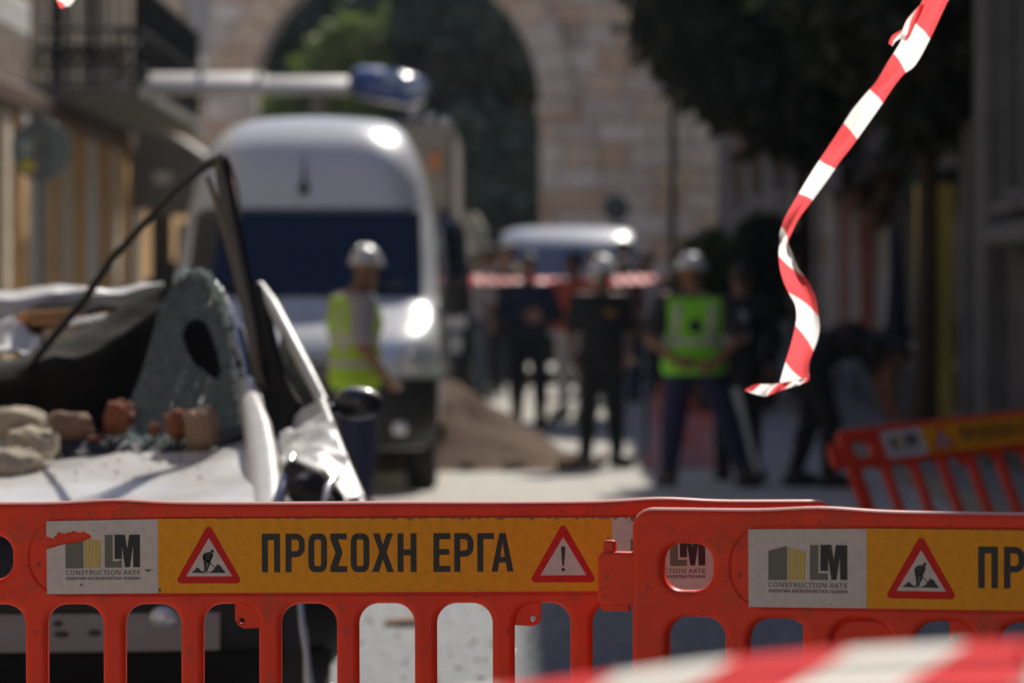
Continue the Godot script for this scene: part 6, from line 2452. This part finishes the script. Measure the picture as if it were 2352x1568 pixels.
	for k in 2:
		var s := 815.0 * k
		g = Geo.new()
		g.print_poly(rounded_tri([481.5 + s, 1200.0, 403.0 + s, 1339.0, 560.0 + s, 1339.0], 0.0075), z + 0.0012)
		var tri := part("warning_triangle", g, M.print_red, sign_board)
		g = Geo.new()
		g.print_poly(bp([481.8 + s, 1235.0, 429.5 + s, 1322.5, 535.0 + s, 1322.5]), z + 0.0016)
		part("white_field", g, M.sheet_white, tri)
		g = Geo.new()
		if k == 0: digger(g, z + 0.0020, 0.0)
		else:
			g.print_poly(bp([1291.5, 1262.0, 1292.5, 1257.5, 1296.6, 1255.4, 1300.7, 1257.5, 1301.7, 1262.0, 1298.5, 1301.0, 1294.7, 1301.0]), z + 0.0020)
			var dot := PackedVector2Array()
			for j in 14: dot.append(Vector2(bx(1296.6) + cos(TAU * j / 14) * 0.0039, by(1309.5) + sin(TAU * j / 14) * 0.0039))
			g.print_poly(dot, z + 0.0020)
		part("symbol", g, M.print_black, tri)
	# specks of grit and chips on the sign
	g = Geo.new()
	var q := RandomNumberGenerator.new()
	q.seed = 31 if torn else 32
	for k in (60 if torn else 26):
		var c := Vector2(bx(q.randf_range(112, 1660)), by(q.randf_range(1196, 1356)))
		var s := q.randf_range(0.0005, 0.0013) * (2.2 if q.randf() < 0.12 else 1.0)
		var e := PackedVector2Array()
		var turn := q.randf() * PI
		for j in 7: e.append(c + (Vector2(cos(TAU * j / 7) * s * 1.5, sin(TAU * j / 7) * s) * q.randf_range(0.7, 1.2)).rotated(turn))
		g.print_poly(e, z + 0.0024)
	if torn: g.print_poly(logo_px([1965, 972, 1980, 962, 2030, 968, 2090, 978, 2050, 992, 2000, 998, 1970, 990], 0.0), z + 0.0024)
	var specks := part("specks", g, M.speck, sign_board)
	specks.set_meta("kind", "stuff")
	return o


func make_barriers() -> void:
	barrier("orange barrier across the left and middle, torn white patch beside its logo", Transform3D(Basis(Vector3.BACK, 0.0030), Vector3(-0.2650, 0.0, -FOCAL / MARK)), true, false)
	var a := -0.215
	var left := 0.9535
	barrier("orange barrier nearest the camera, overlapping the torn one from the right", Transform3D(Basis(Vector3.UP, a), Vector3(0.239 + left * cos(a), 0.010, -7.67 + left * sin(-a))), false, true)
	var b := Basis(Vector3.UP, 0.42) * Basis(Vector3.BACK, 0.085) * Basis(Vector3.RIGHT, -0.52)
	var corner := Vector3(1.88, 0.0, -19.0)
	barrier("orange barrier leaning back in the shade on the right, far behind the others", Transform3D(b, corner - b * Vector3(-0.9535, 0.10, 0)), false, false)


# ---------------------------------------------------------------- tapes
func ribbon(rows: Array, period: float, phase: float) -> Geo:
	var g := Geo.new()
	g.smooth(0)
	var run := [0.0]
	for k in range(1, rows.size()):
		var a: Vector3 = (rows[k][0] + rows[k][-1]) * 0.5
		var b: Vector3 = (rows[k - 1][0] + rows[k - 1][-1]) * 0.5
		run.append(run[-1] + a.distance_to(b))
	var n: int = rows[0].size() - 1
	for k in rows.size() - 1:
		for j in n:
			var p := [rows[k][j], rows[k][j + 1], rows[k + 1][j + 1], rows[k + 1][j]]
			var u0: float = run[k] / period + phase
			var u1: float = run[k + 1] / period + phase
			var uv := [Vector2(u0, float(j) / n), Vector2(u0, float(j + 1) / n), Vector2(u1, float(j + 1) / n), Vector2(u1, float(j) / n)]
			g.tri_uv([p[0], p[1], p[2]], [uv[0], uv[1], uv[2]])
			g.tri_uv([p[0], p[2], p[3]], [uv[0], uv[2], uv[3]])
	return g


func smooth_rows(keys: Array, fine: int) -> Array:
	# Catmull-Rom between cross sections
	var out := []
	for k in keys.size() - 1:
		for f in fine:
			var t := float(f) / fine
			var row := []
			for j in keys[k].size():
				row.append(keys[k][j].cubic_interpolate(keys[k + 1][j], keys[maxi(k - 1, 0)][j], keys[mini(k + 2, keys.size() - 1)][j], t))
			out.append(row)
	out.append(keys[-1])
	return out


func make_tapes() -> void:
	var s := 900.0
	# outline of the hanging tape as measured: left edge, right edge; its fold stands towards the camera
	var e := [[727, -66, 850, -90], [690, 20, 800, 0], [604, 180, 722, 165], [570, 235, 668, 258], [525, 312, 625, 292], [474, 372, 585, 345], [425, 432, 545, 405], [388, 488, 502, 465], [350, 545, 460, 522], [305, 612, 418, 580], [260, 682, 375, 635], [225, 742, 338, 692], [190, 802, 300, 745], [163, 850, 258, 800], [148, 892, 215, 855], [140, 925, 188, 905], [137, 955, 176, 950], [134, 985, 190, 985], [136, 1012, 204, 1022], [142, 1056, 224, 1060], [156, 1105, 250, 1092], [176, 1150, 276, 1145], [197, 1190, 288, 1192], [204, 1230, 294, 1240], [202, 1272, 298, 1290], [194, 1310, 290, 1336], [184, 1352, 274, 1380], [160, 1430, 259, 1425], [141, 1500, 256, 1478]]
	var keys := []
	for k in e.size():
		var l := Vector2(1709.0 + e[k][0] * 0.586, e[k][1] * 0.586)
		var r := Vector2(1709.0 + e[k][2] * 0.586, e[k][3] * 0.586)
		var w := l.distance_to(r) / s
		var tilt := sqrt(maxf(0.0, 0.074 * 0.074 - w * w)) * (1.0 if k < 16 else -1.0) * 0.7
		var row := []
		for j in 7:
			var t := j / 6.0
			var c := l.lerp(r, t)
			var p := spot(c.x, c.y, FOCAL / (9.9 - 0.60 * (905.0 - c.y) / 905.0))
			var fold := 0.022 * (1.0 - absf(t - 0.68) / (0.68 if t < 0.68 else 0.32))
			p.z += (t - 0.5) * tilt + fold + 0.012 * sin(k * 0.9)
			row.append(p)
		keys.append(row)
	var o := thing("barrier_tape", "torn red and white tape hanging down in the sun at the upper right", "tape", spot(2180, -40, s))
	var back := Transform3D(Basis.IDENTITY, -o.position)
	part("ribbon", ribbon(smooth_rows(keys, 3), 0.222, 0.02), M.tape, o, back)
	# its upper run to the wall on the right
	var lead := [keys[0]]
	for q in [[1.75, 2.62, -9.2], [2.8, 3.25, -9.1], [3.92, 4.05, -9.0]]:
		var row := []
		for j in 7: row.append(Vector3(q[0] + (j - 3) * 0.006, q[1] - (j - 3) * 0.010, q[2] + 0.004 * j))
		lead.append(row)
	part("ribbon", ribbon(smooth_rows(lead, 6), 0.222, 0.5), M.tape, o, back)
	# crumpled end, blown sideways
	keys = []
	for q in [[258, 1468, 256, 1490], [225, 1488, 232, 1502], [192, 1494, 205, 1512], [165, 1500, 172, 1520], [140, 1502, 132, 1535], [112, 1505, 106, 1545], [85, 1506, 84, 1552], [62, 1504, 58, 1548], [36, 1510, 32, 1540], [4, 1524, 8, 1532]]:
		var row := []
		for j in 4:
			var t := j / 3.0
			var c := Vector2(1709.0 + lerpf(q[0], q[2], t) * 0.586, lerpf(q[1], q[3], t) * 0.586)
			var p := spot(c.x, c.y, FOCAL / 9.89)
			p.z += 0.008 * sin(t * 5.0 + q[0] * 0.11)
			row.append(p)
		keys.append(row)
	part("frayed_end", ribbon(smooth_rows(keys, 2), 0.10, 0.52), M.tape, o, back)
	# loose shred near the top
	keys = []
	for q in [[640, 108, 646, 122], [612, 122, 622, 142], [585, 136, 600, 158], [570, 150, 584, 172], [560, 176, 576, 186]]:
		var row := []
		for j in 3:
			var t := j / 2.0
			row.append(spot(1709.0 + lerpf(q[0], q[2], t) * 0.586, lerpf(q[1], q[3], t) * 0.586, FOCAL / 9.35) + Vector3(0, 0, 0.04 + 0.006 * sin(t * 4.0)))
		keys.append(row)
	part("shred", ribbon(smooth_rows(keys, 2), 0.3, 0.05), M.tape, o, back)
	keys = []
	for q in [[678, 30, 700, 22], [652, 58, 684, 66], [628, 88, 660, 108], [612, 128, 642, 150], [600, 160, 626, 168]]:
		var row := []
		for j in 3:
			var t := j / 2.0
			row.append(spot(1709.0 + lerpf(q[0], q[2], t) * 0.586, lerpf(q[1], q[3], t) * 0.586, FOCAL / 9.35) + Vector3(0, 0, 0.05 + 0.010 * sin(t * 3.0)))
		keys.append(row)
	part("shred", ribbon(smooth_rows(keys, 2), 0.5, 0.52), M.tape, o, back)
	# tape strung across close to the camera
	s = 2700.0
	keys = []
	for q in [[500, 1690, 40], [735, 1662, 41], [960, 1636, 41], [1138, 1612, 42], [1405, 1580, 43], [1611, 1553, 44], [1863, 1530, 45], [2100, 1518, 47], [2352, 1510, 50], [2750, 1500, 54]]:
		var row := []
		for j in 5:
			var t := j / 4.0
			row.append(spot(q[0], q[1] + lerpf(q[2], -q[2], t) + 14.0, s) + Vector3(0, 0, (0.5 - t) * 0.010 + 0.004 * sin(t * 6.0)))
		keys.append(row)
	var ends := [[], []]
	for j in 5:
		var t := j / 4.0
		ends[0].append([Vector3(-1.5, 1.02 + t * 0.035, -3.2), Vector3(-4.42, 1.26 + t * 0.06, -3.0)])
		ends[1].append([Vector3(1.9, 1.16 + t * 0.05, -3.4), Vector3(3.92, 1.40 + t * 0.06, -3.6)])
	for k in 2:
		var row := []
		var tail := []
		for j in 5:
			row.append(ends[0][j][k])
			tail.append(ends[1][j][k])
		keys.push_front(row)
		keys.append(tail)
	o = part("barrier_tape", ribbon(smooth_rows(keys, 6), 0.200, 0.83), M.tape, self)
	tag(o, "blurred red and white tape strung across close to the camera at the bottom", "tape")
	# tape across the crowd
	keys = []
	for k in 25:
		var t := k / 24.0
		var x := lerpf(-1.05, 1.84, t)
		var row := []
		for j in 3:
			row.append(Vector3(x, 1.745 - 0.05 * sin(PI * t) - 0.075 * (j / 2.0), -42.4 - t * 1.5 + 0.02 * sin(x * 6.0 + j)))
		keys.append(row)
	o = part("barrier_tape", ribbon(keys, 0.16, 0.0), M.tape, self)
	tag(o, "red and white tape stretched in front of the onlookers to the lamp post", "tape")
	# scrap of tape at the upper left
	keys = []
	var up := []
	for q in [[-4.42, 3.7], [-3.2, 2.95], [-1.9, 2.42]]:
		var row := []
		for j in 4: row.append(Vector3(q[0] + 0.006 * j, q[1] + 0.012 * j, -10.25))
		up.append(row)
	keys.append_array(up)
	for q in [[120, -40, 175, -60], [126, -12, 174, -22], [132, 8, 172, -2], [140, 20, 160, 14]]:
		var row := []
		for j in 4:
			var t := j / 3.0
			row.append(spot(lerpf(q[0], q[2], t), lerpf(q[1], q[3], t), 860.0) + Vector3(0, 0, 0.01 * sin(t * 4.0)))
		keys.append(row)
	o = part("tape_scrap", ribbon(smooth_rows(keys, 3), 0.16, 0.06), M.tape, self)
	tag(o, "end of a red and white tape hanging into view at the upper left", "tape")
